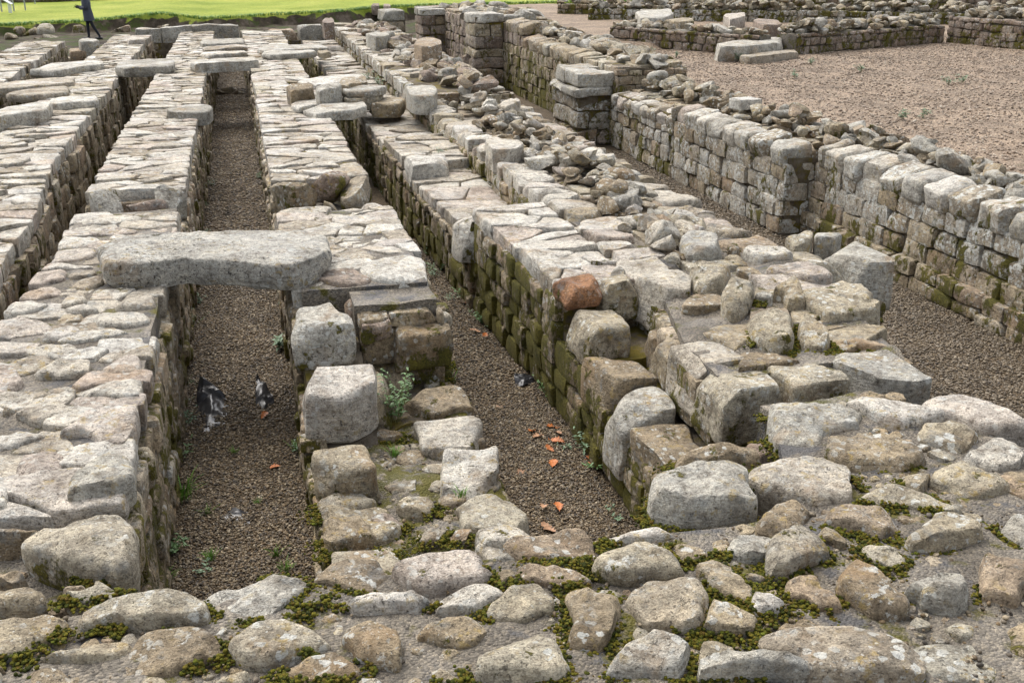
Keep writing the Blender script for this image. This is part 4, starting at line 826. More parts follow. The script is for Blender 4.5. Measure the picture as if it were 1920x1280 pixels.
def pier(label, x0, x1, y0, y1, courses, loc):
    p = Wall('pier', label, 'pier', loc, GB); zz = courses[-1][0]
    p.core(const(x0+.06), const(x1), y0+.06, y1, -.04, zz-.08, .2, .01)
    z = 0.
    for zt, ex, mat in courses:
        nx = rng.choice((1, 2)) if zt != zz else 1; ny = rng.choice((1, 2, 3)) if zt != zz else 2; sx = rng.uniform(-.14, .14); fx = lambda i: (0, .5+sx, 1)[i] if nx == 2 else (0, 1)[i]
        for i in range(nx):
            for j in range(ny):
                if 0 < i and j > 0 and zt != zz: continue
                a = x0-ex+(x1-x0+ex)*fx(i); b = x0-ex+(x1-x0+ex)*fx(i+1); c = y0-ex+(y1-y0+ex)*j/ny; d = y0-ex+(y1-y0+ex)*(j+1)/ny
                p.add('block', rbox(((a+b)/2, (c+d)/2, (z+zt)/2), (b-a-.02, d-c-.02, zt-z-.006), 7, .04, .03, (rng.uniform(-.02, .02), rng.uniform(-.02, .02), rng.uniform(-.03, .03)), cuts=2), 'face' if mat == 'pink' and rng.random() < .35 else mat, moss=.3*(1.4-zt*.5))
        z = zt
    p.finish(); return p
pier('squat pier with a moulded ledge and one big capstone', 5.98, 6.72, 18.7, 20.3, [(.3, .04, 'pink'), (.62, .0, 'lich'), (.9, .0, 'lich'), (1.06, .1, 'grey'), (1.34, .0, 'grey')], (6.3, 19.4, 0))
pier('tall pier with dark damp front and a splayed base', 5.9, 6.7, 27.25, 28.4, [(.25, .1, 'pink'), (.5, .1, 'pink'), (.78, .08, 'pink'), (1.0, .03, 'pink'), (1.3, .0, 'pink'), (1.62, .0, 'pink'), (1.86, .04, 'grey')], (6.3, 27.6, 0))
pier('smaller pier behind the tall one, capped by a single grey block', 5.5, 6.3, 33., 34.2, [(.3, .05, 'pink'), (.6, 0, 'pink'), (.9, 0, 'pink'), (1.2, 0, 'pink'), (1.48, 0, 'pink'), (1.7, .03, 'grey')], (5.9, 33.5, 0))
pier('low ruined pier at the end of the outer wall', 4.9, 5.7, 37.5, 38.6, [(.35, 0, 'pink'), (.7, 0, 'pink'), (1.05, 0, 'pink'), (1.4, .03, 'grey')], (5.3, 38, 0))

# ================================================================== COURTYARD WALLS (far right)
def cwall(name, label, p0, p1, th, z0, z1, mat, hp, nh, cat='wall', ch=(.17, .22), ln=(.22, .38), moss=.4):
    """free-standing wall from p0 to p1 (plan), built in its own frame then turned"""
    w = Wall(name, label, cat, ((p0[0]+p1[0])/2, (p0[1]+p1[1])/2, z0)); d = np.array(p1)-np.array(p0); L = np.linalg.norm(d); u = d/L; ang = math.atan2(u[1], u[0])
    n = np.array([u[1], -u[0]])
    if n@np.array([-p0[0], -p0[1]]) < 0: n = -n
    w2_ = Wall.__new__(Wall); w2_.items = []; w2_.o = w.o
    face(w2_, 'y', 0., 0., L, 0, z1-z0-.02, -1, mat, ln, ch, moss, n=4, rd=.03, amp=.016)
    if nh: heap(w2_, 0., 0.001, 0., .001, 0, 0, .1)
    for it in w2_.items:
        V = it[1]; q = np.array(p0)+np.outer(V[:, 0], u)-np.outer(V[:, 1], n)
        det = u[0]*(-n[1])-u[1]*(-n[0]); Fc = it[2] if det > 0 else [tuple(reversed(f)) for f in it[2]]
        w.items.append((it[0], np.c_[q, V[:, 2]+z0], Fc, it[3], it[4], it[5], it[6], it[7]))
    ns = max(2, int(L/.3)); C = []
    for k in range(ns+1):
        q = np.array(p0)+u*L*k/ns
        for t_, z in ((.06, z0-.1), (.06, z1-.05), (th*.5, z1-.02), (th, z1-.05), (th, z0-.1)): C.append([*(q-n*t_), z+(rng.uniform(-.02, .02) if z > z0 else 0)])
    Fc = [(k*5+j, k*5+j+1, (k+1)*5+j+1, (k+1)*5+j) for k in range(ns) for j in range(4)]+[(0, 1, 2, 3, 4), tuple(ns*5+j for j in (4, 3, 2, 1, 0))]
    mesh_obj('mortar_core', C, Fc, M['mortar'], w.o, rnd=.5, moss=.3, sharp=40)
    for k in range(int(L/.14*nh)):
        q = np.array(p0)+u*rng.uniform(.05, L-.05)-n*(th*rng.uniform(.15, .95)); s = rng.uniform(.16, .34)
        w.add('rubble_stone', boulder((q[0], q[1], z1+s*.1+rng.random()**2*hp), (s*1.3, s, s*.65), 4, cuts=6), rng.choice(('tan', 'grey', 'tan')), moss=.2, mossbase=.2)
    w.finish(); return w
cwall('courtyard_wall', 'low courtyard wall ending at the two grey step slabs', (9.7, 27.6), (12.15, 23.75), .6, 1.0, 1.5, 'pink', .06, 1.6)
cwall('courtyard_wall', 'low courtyard wall of square blocks running from the steps to the corner', (13.3, 23.9), (18.8, 25.85), .7, 1.0, 1.5, 'pink', .22, 2.6)
cwall('courtyard_wall', 'three-course courtyard wall forming the dark corner at the edge of the gravel', (18.95, 25.95), (19.9, 21.5), .7, 1.0, 1.72, 'pink', .25, 2.6)
cwall('courtyard_wall', 'rear wall with one neat course of small square blocks under rubble', (11.6, 35.2), (24.5, 29.), .8, 1.1, 1.52, 'lich', .3, 2.8)
cwall('courtyard_wall', 'short wall stretch with a long grey block on top beside the lawn edge', (11.5, 38.5), (17.2, 36.), .8, 1.1, 1.5, 'tan', .3, 2.)
bk = cwall('courtyard_wall', 'tall pinkish back wall of small coursed blocks behind the courtyards', (15.5, 40.), (36., 31.), 1., 1.1, 2.9, 'pink', .2, 1.2)

# ================================================================== COVER SLABS across the channels
def slab(pts, zt, th, label, mat='grey', rnd=None, group='flat cover slabs bridging the channels', name='cover_slab', cat='slab', amp=.018, ev=.03, wet=False):
    P = [Wz(x, y, zt) for x, y in pts]; c = centroid(np.array(P)); ld = min(2, lodof(c[1], c[0]))
    V, Fc = rock_poly(P, zt, th, ev, .022, 0 if ld < 2 else 1, amp, .004, (rng.uniform(-.015, .015), rng.uniform(-.015, .015)), cuts=1, sm=0)
    o = mesh_obj(name, V, Fc, M[mat], None, rnd if rnd is not None else rng.random(), .05, sharp=50)
    return tag(o, label, cat, group)
slab(PX((183,470),(196,456),(235,444),(330,436),(480,428),(606,432),(618,452),(604,488),(540,496),(480,492),(340,486),(250,500),(200,496)), 1.29, .215, 'big grey pitted lintel slab bridging the channel in front of the torn black membrane', 'lintel', 1., amp=.017)
o = None
CS = [
 (PX((212,124),(235,112),(326,110),(327,123),(300,125),(230,128)), 1.27, .2, 'thick grey cover slab over the narrow channel with a dark gap and green plants below', 'grey'),
 (PX((352,118),(378,112),(430,108),(480,106),(483,114),(440,117),(365,122)), 1.28, .2, 'long grey cover slab over the dark mouth of the middle channel', 'grey'),
 (PX((374,77),(378,73),(456,71),(459,78),(380,82)), 1.24, .18, 'farthest cover slab of the middle channel, raised on packing', 'grey'),
 (PX((380,90),(384,87),(462,85),(463,89),(384,93)), 1.21, .1, 'thin cover slab lying just behind two others on the middle channel', 'pale'),
 (PX((374,101),(380,97),(460,94),(464,98),(385,104)), 1.21, .1, 'narrow bright cover slab next to the dark channel mouth slab', 'pale'),
 (PX((482,91),(497,85),(600,82),(614,88),(500,95)), 1.24, .13, 'wavy-edged cover slab behind its twin over the outer channel', 'grey'),
 (PX((490,100),(498,96),(590,94),(600,98),(505,104)), 1.23, .13, 'cover slab with a black gap under it over the outer channel', 'grey'),
 (PX((594,96),(612,92),(622,97),(600,101)), 1.22, .13, 'stubby slab piece butted to the slab over the outer channel', 'tan'),
 (PX((58,131),(95,118),(130,114),(190,112),(192,120),(100,134)), 1.22, .16, 'long flaky slab leaning over the leftmost channel', 'grey'),
 (PX((-30,160),(60,148),(138,144),(141,151),(100,158),(-30,168)), 1.2, .16, 'rippled wet slab lying across the first sleeper wall', 'pale'),
 (PX((8,178),(60,166),(124,160),(130,172),(60,180)), 1.17, .12, 'thin striped wet slab in front of the rippled one', 'pale'),
 (PX((88,192),(98,184),(185,178),(184,188),(96,195)), 1.2, .14, 'white wet slab on the edge of the first sleeper wall', 'pale'),
 (PX((-30,214),(20,196),(84,186),(96,192),(90,206),(40,212),(-30,226)), 1.28, .22, 'broad slab with a broken purple-brown front over the left channel', 'grey'),
 (PX((556,152),(590,144),(672,138),(686,149),(640,152),(592,160)), 1.2, .15, 'white wet slab behind the upright kerb stones', 'pale'),
 (PX((543,196),(562,185),(640,177),(648,186),(560,201)), 1.2, .12, 'narrow white slab in front of the upright kerb stones', 'pale'),
 (PX((572,206),(600,197),(690,189),(696,196),(660,205),(590,212)), 1.2, .16, 'grey cover slab with bevelled edge over the outer channel opening', 'grey'),
]
for pts, zt, th, lb, mt in CS: slab(pts, zt, th, lb, mt, 1. if 'white' in lb else None)
def block(pts, zt, th, label, mat, name='stone_block', group=None, cat='stone', st='t'):
    P = [Wz(x, y, zt) for x, y in pts]; V, Fc = rock_poly(P, zt, th, .03, .03, 1, .022, .01, (0, 0), cuts=3, sm=0)
    return tag(mesh_obj(name, V, Fc, M[mat], None, rng.random(), .15, sharp=50), label, cat, group)
block(PX((537,162),(560,154),(586,154),(590,163),(545,168)), 1.4, .35, 'brown kerb stone standing on end, first of three beside the white slab', 'tan')
block(PX((590,166),(606,156),(634,150),(640,162),(600,170)), 1.42, .36, 'grey spotted kerb stone standing between two brown ones', 'grey')
block(PX((634,156),(645,148),(684,144),(690,152),(650,160)), 1.38, .3, 'brown kerb stone at the end of the row by the white slab', 'tan')
block(PX((640,164),(655,158),(722,160),(730,166),(690,172),(650,172)), 1.33, .12, 'thin grey slab on top of the little stack by the outer wall', 'grey')
block(PX((642,176),(700,172),(722,176),(700,186),(650,186)), 1.22, .2, 'darker slab under the thin grey one in the little stack', 'tan')
block(PX((690,186),(740,178),(762,184),(750,194),(700,198)), 1.14, .22, 'mossy block under the stack at the end of the grey cover slab', 'tan')
# end wall of the granary and loose blocks near the walker
ew = Wall('end_wall', 'broken end wall of long grey blocks across the far ends of the channels', 'wall', (0, 34.2, 0))
ew.core(const(-3.5), const(4.6), 33.7, 34.5, -.05, .8, .2, .05)
for (x, wd, z0, z1, mt) in ((-3.3, .7, .3, .85, 'tan'), (-2.55, .75, .4, 1.2, 'grey'), (-1.75, .9, .35, 1.25, 'grey'), (-.65, 1.35, .5, 1.28, 'grey'), (.5, .8, .5, 1.05, 'tan'), (1.35, .8, .5, 1.1, 'tan'), (2.2, .75, .5, 1.2, 'grey'), (-4.3, .8, .1, .55, 'tan'), (3.1, .9, .5, 1.25, 'tan'), (-5.1, .6, .1, .4, 'tan')):
    ew.add('block', rbox((x, 34.1+rng.uniform(-.1, .1), (z0+z1)/2), (wd, .7, z1-z0), 5, .06, .04, (0, rng.uniform(-.06, .06), rng.uniform(-.1, .1)), cuts=2), mt, moss=.2)
for k in range(34): ew.add('rubble_stone', boulder((rng.uniform(-3.2, 4.5), rng.uniform(33.7, 34.8), rng.uniform(.75, .95)), (rng.uniform(.2, .5), .3, .2), 4), rng.choice(('tan', 'grey')), moss=.2)
face(ew, 'y', 33.72, -3.5, 4.5, 0, .75, -1, 'face', moss=.5, n=3)
ew.finish()
block(PX((146,76),(152,73),(184,73),(186,77),(152,79)), 1.25, .42, 'pale block with an undercut front on the path in front of the walker', 'grey')
block(PX((238,72),(245,69),(270,69),(272,74),(240,76)), 1.22, .22, 'flat pale block resting on another at the sleeper wall end', 'pale')
block(PX((128,92),(160,88),(186,88),(188,94),(132,98)), 1.02, .3, 'low brown block in front of the undercut pale block', 'tan')
# steps and loose column stones in the courtyard
block(PX((1335,82),(1380,74),(1466,70),(1470,78),(1400,86),(1345,86)), 1.36, .36, 'long grey mossy threshold slab between the two courtyard walls', 'grey', 'doorstep', None, 'step')
block(PX((1386,104),(1420,98),(1490,93),(1498,97),(1440,105),(1395,108)), 1.16, .2, 'lower worn doorstep slab lying on the courtyard gravel', 'pale', 'doorstep', None, 'step')
for pts, zt, th, lb, mt in ((PX((1192,24),(1205,18),(1255,17),(1264,26),(1250,32),(1200,32)), 1.62, .55, 'longest grey boulder-like column stone on the upper gravel', 'grey'), (PX((1252,36),(1262,32),(1300,32),(1302,40),(1262,42)), 1.6, .5, 'square brown column stone beside the longest grey one', 'tan'),
                           (PX((1356,28),(1366,24),(1396,23),(1398,30),(1370,34)), 1.56, .5, 'pale rounded column stone alone on the upper gravel', 'pale'), (PX((1412,38),(1420,34),(1460,38),(1466,44),(1430,48)), 1.5, .4, 'purple-brown tilted stone near the end of the block wall', 'pink'), (PX((1370,70),(1380,67),(1420,67),(1415,72),(1380,73)), 1.28, .14, 'flat white slab lying behind the threshold', 'pale'),
                           (PX((696,10),(700,7),(711,7),(711,11)), 1.05, .4, 'left of two small brown blocks out on the lawn', 'pink'), (PX((718,10),(721,7),(731,7),(732,11)), 1.05, .4, 'small brown block on the lawn closer to the ruined piers', 'pink')):
    block(pts, zt, th, lb, mt, group=None)
# stones in the turf bank
for k, (px, py, s) in enumerate(((58, 62, .55), (84, 58, .75), (36, 55, .4), (145, 55, .45), (232, 54, .5), (215, 58, .35), (300, 52, .35), (310, 48, .3), (95, 72, .6), (75, 78, .5), (20, 68, .4))):
    y = 45.2 if py < 66 else 43.; d = ray(px, py); t = y/d[1]; c = np.array([0, 0, CAMH])+d*t
    V, Fc = boulder((c[0], c[1], c[2]-.05), (s*1.2, s, s*.8), 5)
    tag(mesh_obj('bank_stone', V, Fc, M['tan'], None, rng.random(), .3, sharp=50), 'brown fieldstone sticking out of the turf bank behind the walker', 'stone', 'stones in the turf bank')

for k, (px, py, sz) in enumerate(((412, 176, .22), (426, 172, .3), (440, 176, .2), (452, 175, .16), (802, 305, .12))):
    q = Wz(px, py, .03); V, Fc = boulder((q[0], q[1], .05), (sz*1.3, sz, sz*.6), 5)
    tag(mesh_obj('loose_stone', V, Fc, M['tan'], None, rng.random(), .1, sharp=45), 'loose stone lying on the dark floor of a channel', 'stone', 'loose stones on the channel floors')
# ================================================================== SCATTER (pebbles, moss) with instances
def scatter(name, pts, scl, rot, mat, sub=1, noise=0., parent=None, nscale=3.):
    me = bpy.data.meshes.new(name); me.from_pydata([tuple(p) for p in pts], [], [])
    for k, v in (('scl', scl), ('rot', rot)):
        a = me.attributes.new(k, 'FLOAT_VECTOR', 'POINT'); a.data.foreach_set('vector', np.asarray(v, np.float32).ravel())
    me.materials.append(mat); o = bpy.data.objects.new(name, me); COL.link(o); o['kind'] = 'stuff'
    if parent: o.parent = parent; o.location = -parent.location
    g = bpy.data.node_groups.new(name, 'GeometryNodeTree'); g.interface.new_socket('Geometry', in_out='INPUT', socket_type='NodeSocketGeometry'); g.interface.new_socket('Geometry', in_out='OUTPUT', socket_type='NodeSocketGeometry')
    N = g.nodes.new; gi, go = N('NodeGroupInput'), N('NodeGroupOutput'); ic = N('GeometryNodeMeshIcoSphere'); ic.inputs['Subdivisions'].default_value = sub; ic.inputs['Radius'].default_value = 1.
    sm = N('GeometryNodeSetMaterial'); sm.inputs['Material'].default_value = mat; ss = N('GeometryNodeSetShadeSmooth'); ip = N('GeometryNodeInstanceOnPoints'); cur = ic.outputs[0]
    if noise:
        sp = N('GeometryNodeSetPosition'); nz = N('ShaderNodeTexNoise'); nz.inputs['Scale'].default_value = nscale; nz.inputs['Detail'].default_value = 3.
        vm = N('ShaderNodeVectorMath'); vm.operation = 'SUBTRACT'; vm.inputs[1].default_value = (.5, .5, .5); vs = N('ShaderNodeVectorMath'); vs.operation = 'SCALE'; vs.inputs['Scale'].default_value = noise
        g.links.new(nz.outputs['Color'], vm.inputs[0]); g.links.new(vm.outputs[0], vs.inputs[0]); g.links.new(cur, sp.inputs['Geometry']); g.links.new(vs.outputs[0], sp.inputs['Offset']); cur = sp.outputs[0]
    g.links.new(cur, ss.inputs[0]); g.links.new(ss.outputs[0], sm.inputs[0]); g.links.new(gi.outputs[0], ip.inputs['Points']); g.links.new(sm.outputs[0], ip.inputs['Instance'])
    for k, s_ in (('scl', 'Scale'), ('rot', 'Rotation')):
        na = N('GeometryNodeInputNamedAttribute'); na.data_type = 'FLOAT_VECTOR'; na.inputs[0].default_value = k; g.links.new(na.outputs[0], ip.inputs[s_])
    g.links.new(ip.outputs[0], go.inputs[0]); md = o.modifiers.new('scatter', 'NODES'); md.node_group = g
    return o
def pebbles(name, x0, x1, y0, y1, z, dens, smin, smax, mat, zj=.004):
    n = int((x1-x0)*(y1-y0)*dens); P = np.c_[nr.uniform(x0, x1, n), nr.uniform(y0, y1, n), np.full(n, z)+nr.uniform(-zj, zj, n)]
    P[:, 2] += fbm(P*np.array([2.2, 2.2, 0]), 21, 4)*.012
    s = (smin+(smax-smin)*nr.random_sample(n)**2)/2
    return scatter(name, P, np.c_[s*nr.uniform(.9, 1.4, n), s*nr.uniform(.7, 1.1, n), s*nr.uniform(.5, .85, n)], np.c_[nr.uniform(-.5, .5, (n, 2)), nr.uniform(0, 6.3, n)], mat, 1, .5, None, 1.3)
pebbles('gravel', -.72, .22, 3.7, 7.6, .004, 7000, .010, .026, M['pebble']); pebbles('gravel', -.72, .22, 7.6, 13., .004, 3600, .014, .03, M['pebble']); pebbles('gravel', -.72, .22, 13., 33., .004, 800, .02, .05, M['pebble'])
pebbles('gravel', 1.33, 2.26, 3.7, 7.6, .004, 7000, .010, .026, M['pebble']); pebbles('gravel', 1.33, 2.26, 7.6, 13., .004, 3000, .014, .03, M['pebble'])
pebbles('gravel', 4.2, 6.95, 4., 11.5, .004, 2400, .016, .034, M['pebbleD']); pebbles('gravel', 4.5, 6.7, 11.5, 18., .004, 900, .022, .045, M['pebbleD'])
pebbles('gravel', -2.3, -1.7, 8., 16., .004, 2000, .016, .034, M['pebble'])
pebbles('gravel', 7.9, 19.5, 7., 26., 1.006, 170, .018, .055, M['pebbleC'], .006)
pebbles('loose_pebbles', -1.2, 2.6, 2.4, 3.7, 1.1, 180, .008, .028, M['pebble'], .008); pebbles('loose_pebbles', 2.2, 4.3, 2.4, 3.6, 1.1, 420, .008, .028, M['pebble'], .008); pebbles('loose_pebbles', .3, 1.3, 3.8, 6.4, .39, 260, .008, .03, M['pebble'], .01)
# moss cushions along the camera-facing and shaded feet of the traced stones
mp, ms = [], []
for P, zb, st in ROCKPOLYS:
    c = centroid(P); d = math.hypot(*c)
    if d > 8 or (c[0] < -.5 and c[1] > 4.4): continue
    Q = np.vstack([P, P[:1]]); L = np.linalg.norm(np.diff(Q, axis=0), axis=1); tot = L.sum(); s = 0.
    ph = rng.random()*9; base = zb+(.05 if zb > 1.02 else .022)
    while s < tot:
        k = min(int(np.searchsorted(np.cumsum(L), s)), len(L)-1); u = rng.random(); q = Q[k]+(Q[k+1]-Q[k])*u; outw = q-c; outw = outw/max(np.linalg.norm(outw), 1e-6)
        v = float(vnoise([[q[0]*4.5, q[1]*4.5, ph]], 6)[0])+(.22 if outw[1] < .2 else -.15)
        s += .011
        if v < (.27 if st != 'f' else .4): continue
        for _ in range(15):
            r = rng.uniform(.003, .0085); o_ = abs(rng.gauss(0, .02+.03*v))-.004
            mp.append((q[0]+outw[0]*o_+rng.gauss(0, .007), q[1]+outw[1]*o_+rng.gauss(0, .008), base+rng.uniform(-.006, .008)+max(0, .02-o_)*.9)); ms.append((r*rng.uniform(.9, 1.4), r*rng.uniform(.9, 1.4), r*rng.uniform(.6, 1.)))
n = len(mp); scatter('moss', mp, ms, np.c_[np.zeros((n, 2)), nr.uniform(0, 6.3, n)], M['moss'], 2, .7, None, 2.2)
print('moss', n)

# ================================================================== PLANTS AND LEAVES
def blades(n, h, spread, seed, wdt=.004):
    r = random.Random(seed); V, Fc = [], []
    for i in range(n):
        a = r.uniform(0, 6.28); b = r.uniform(0, spread*.5); hh = h*r.uniform(.5, 1.1); ln = r.uniform(.2, .9)*hh; x, y = b*math.cos(a), b*math.sin(a); a2 = a+r.uniform(-.8, .8); k = len(V); t = (-math.sin(a2), math.cos(a2))
        for s, wv in ((0, 1), (.4, .9), (.75, .6), (1, .05)):
            px, py, pz = x+math.cos(a2)*ln*s*s, y+math.sin(a2)*ln*s*s, hh*s*(1-.25*s); V += [(px-t[0]*wdt*wv, py-t[1]*wdt*wv, pz), (px+t[0]*wdt*wv, py+t[1]*wdt*wv, pz)]
        for j in range(3): Fc.append((k+2*j, k+2*j+1, k+2*j+3, k+2*j+2))
    return V, Fc
def leaf_shape(L, Wd, fold=.25, droop=.3):
    V = [(0, 0, 0)]; Fc = []; n = 4
    for i in range(1, n+1):
        u = i/n; wv = Wd*math.sin(math.pi*min(.97, u**.8))*.5; z = L*(.25*u-droop*u*u)
        V += [(L*u, -wv, z+fold*wv), (L*u, 0, z), (L*u, wv, z+fold*wv)]
    Fc += [(0, 1, 2), (0, 2, 3)]
    for i in range(n-1):
        a = 1+3*i; Fc += [(a, a+3, a+4, a+1), (a+1, a+4, a+5, a+2)]
    return np.array(V), Fc
def weed(loc, h, nst, nlf, Ls, label, seed, mat='weed', group='small weeds in the channels', spread=.08):
    r = random.Random(seed); o = empty('weed', loc, label, 'plant', group); SV, SF, LV, LF = [], [], [], []
    for s in range(nst):
        a = r.uniform(0, 6.28); b = spread*r.random(); top = np.array([math.cos(a)*b*2.5, math.sin(a)*b*2.5, h*r.uniform(.6, 1.)]); p0 = np.array([math.cos(a)*b*.3, math.sin(a)*b*.3, -.01])
        k = len(SV)
        for u in np.linspace(0, 1, 5):
            p = p0+(top-p0)*u; p[2] = p0[2]+(top[2]-p0[2])*(u**.85); rr = .003*(1-.6*u)
            SV += [(p[0]+rr*math.cos(q), p[1]+rr*math.sin(q), p[2]) for q in (0, 2.1, 4.2)]
        for j in range(4):
            for q in range(3): SF.append((k+3*j+q, k+3*j+(q+1) % 3, k+3*j+3+(q+1) % 3, k+3*j+3+q))
        for i in range(nlf):
            u = r.uniform(.12, 1.); p = p0+(top-p0)*u; p[2] = p0[2]+(top[2]-p0[2])*(u**.85); V, Fc = leaf_shape(Ls*r.uniform(.6, 1.2)*(1.15-.5*u), Ls*.42*r.uniform(.7, 1.2)*(1.1-.5*u), .3, r.uniform(.1, .5))
            Rm = np.array(Matrix.Rotation(r.uniform(0, 6.28), 3, 'Z') @ Matrix.Rotation(r.uniform(-.6, .15), 3, 'Y')); k = len(LV); LV += (V@Rm.T+p).tolist(); LF += [tuple(x+k for x in f) for f in Fc]
    L_ = np.array(loc); mesh_obj('stem', np.array(SV)+L_, SF, M['stem'], o); mesh_obj('leaves', np.array(LV)+L_, LF, M[mat], o)
    return o
def at(px, py, z=0.): q = Wz(px, py, z); return (q[0], q[1], z)
weed(at(742, 795, .38), .42, 9, 22, .055, 'tall green willowherb weed growing from the gap in the robbed wall', 1, 'weed', None, .09)
WD = [(525, 655, .14, 5, 9, .1, 'weed2', 'grey-green leafy weed at the channel edge under the pale blotched block'), (318, 1035, .1, 9, 10, .045, 'weed', 'dense dark green clump at the foot of the channel face near the cross wall'),
      (385, 1072, .05, 4, 8, .04, 'weed2', 'small silvery weed alone on the channel gravel near the cross wall'), (1095, 845, .2, 6, 9, .06, 'weed2', 'grey-green weed among the heaped oak leaves'), (1118, 875, .14, 5, 8, .05, 'weed', 'low green weed just below the oak leaf heap'),
      (1030, 745, .2, 6, 10, .05, 'weed', 'bushy weed against the yellow mossy plinth'), (905, 605, .16, 6, 9, .05, 'weed', 'weed at the foot of the mossy wall beside fallen leaves'), (870, 555, .14, 6, 9, .05, 'weed', 'weed midway along the outer channel')]
for i, (px, py, h, a, b, l, m, lb) in enumerate(WD): weed(at(px, py), h, a, b, l, lb, 20+i, m)
for i, (px, py) in enumerate(((810, 480), (790, 450), (760, 420), (742, 395), (395, 348), (485, 335), (560, 850), (345, 800), (340, 860), (338, 760))):
    weed(at(px, py), .13, 6, 8, .05, 'bushy little weed by the moss of the outer channel' if i < 4 else 'bushy little weed on the middle channel edge', 50+i, rng.choice(('weed', 'weed2')), 'bushy weeds of the outer channel' if i < 4 else 'bushy weeds of the middle channel')
for i in range(26):
    y = rng.uniform(4.3, 16); sd2 = rng.choice((-.68, .2, 1.42, 2.18, 2.16)); weed((sd2+rng.uniform(-.04, .04) if y < 10 or sd2 < 1.4 else 1.95, y, 0.), rng.uniform(.06, .16), rng.randint(3, 7), rng.randint(6, 10), rng.uniform(.025, .05), {-.68: 'small leafy weed rooted under the wall facing the robbed one across the middle channel', .2: 'small leafy weed in the middle channel at the foot of the robbed sleeper wall', 1.42: 'small leafy weed in the outer channel below the robbed sleeper wall'}.get(sd2, 'small leafy weed in the outer channel at the foot of the mossy stepped wall'), 200+i, rng.choice(('weed', 'weed2')), {-.68: 'weeds under the second sleeper wall', .2: 'weeds under the robbed wall, middle channel', 1.42: 'weeds under the robbed wall, outer channel'}.get(sd2, 'weeds under the stepped outer wall'))
for i, (px, py, z) in enumerate(((1268, 108, 1.), (1220, 100, 1.), (1385, 112, 1.05), (1690, 222, 1.02), (1730, 220, 1.02), (1805, 155, 1.02), (1780, 158, 1.02), (1490, 145, 1.02), (1615, 135, 1.02), (1520, 120, 1.02), (690, 150, .9), (712, 160, .9), (835, 300, .8), (290, 150, 0))):
    weed(at(px, py, z), .16, 6, 8, .08, 'little green weed growing out of the open courtyard gravel' if i < 10 else 'green weed growing on the plinth of the outer wall' if i < 13 else 'green weed in the narrowest channel below its thick cover slab', 90+i, 'weed2', 'courtyard weeds' if i < 10 else 'plinth weeds' if i < 13 else None)
tv, tf = blades(34, .14, .12, 5)
for i, (px, py, s, z) in enumerate(((345, 930, 1.3, 0), (335, 945, .9, 0), (395, 1050, .6, 0), (440, 850, .45, 0), (518, 1040, .55, 0), (535, 1070, .6, 0), (555, 845, .7, 0), (845, 715, .9, 0), (865, 930, .6, .42), (390, 965, .6, 0), (310, 1090, .8, 0), (740, 855, .6, .4), (485, 945, .35, 0))):
    if i == 0:
        t0 = mesh_obj('grass_tuft', tv, tf, M['grassblade'], None, origin=(0, 0, 0)); t = t0
    else: t = t0.copy(); COL.link(t)
    t.location = at(px, py, z); t.scale = (s,)*3; t.rotation_euler = (0, 0, i*1.3)
    tag(t, *(('grass tuft sprouting from the mortar of the robbed sleeper wall', 'grass', 'tufts on the robbed wall') if z > 0 else ('grass tuft in the outer channel beside the robbed wall', 'grass') if px > 800 else ('largest bright grass tuft against the middle channel face', 'grass') if i == 0 else ('small green grass tuft on the middle channel gravel', 'grass', 'middle channel grass tufts')))
# turf fringe hanging over the bank
fv, ff = [], []
for i in range(2600):
    x = rng.uniform(-14, 24); y = float(np.interp(x, [-30, -9, -5, -3, -1.3, 2.5, 7, 13, 21, 34], [45, 45.4, 46.4, 46.6, 46.2, 47., 48, 50.5, 51, 53])+fbm([[x*.5, 0, 0]], 3, 3)[0]*.35)-rng.uniform(-.5, .3)
    z = float(np.interp(x, [-30, -9, -5.5, -3, -1.3, 2.5, 7, 13, 21], [.6, .62, .7, .92, .72, .8, .98, .92, 1.]))-.05; k = len(fv); V, Fc = blades(4, .16, .2, i, .012); fv += [(a+x, b+y, c+z) for a, b, c in V]; ff += [tuple(q+k for q in f) for f in Fc]
o = mesh_obj('turf_fringe', fv, ff, M['grassblade']); o['kind'] = 'stuff'
# oak leaves
def oak(L, seed):
    r = random.Random(seed); prof = [(0, .02), (.08, .03), (.16, .16), (.24, .1), (.34, .26), (.43, .13), (.55, .34), (.65, .17), (.78, .28), (.87, .16), (.95, .14), (1, .02)]
    V, Fc = [], []
    for u, wv in prof:
        z = .10*math.sin(u*3+seed)+.05; cu = r.uniform(.1, .5); V += [(u*L, -wv*L, (z+cu*wv)*L), (u*L, 0, z*L*.7), (u*L, wv*L, (z+cu*wv)*L)]
    for i in range(len(prof)-1):
        a = 3*i; Fc += [(a, a+3, a+4, a+1), (a+1, a+4, a+5, a+2)]
    return np.array(V), Fc
LEAF = [(502, 787, 'leafo'), (1010, 825, 'leafb'), (1025, 815, 'leafb'), (1040, 822, 'leafo'), (1062, 800, 'leafo'), (1050, 812, 'leafb'), (1070, 832, 'leafo'), (1090, 820, 'leafb'), (1125, 870, 'leafo'), (1108, 862, 'leafo'), (1035, 948, 'leafb'), (1062, 962, 'leafo'), (985, 882, 'leafb'), (1050, 848, 'leafo'), (942, 760, 'leafb'), (920, 625, 'leafo'), (888, 622, 'leafb'), (882, 572, 'leafo'), (1056, 1000, 'leafb'), (1015, 805, 'leafo'), (540, 875, 'leafo'), (322, 680, 'leafo'), (1048, 880, 'leafo')]
lm = [oak(.1, k) for k in range(5)]; lmesh = {}
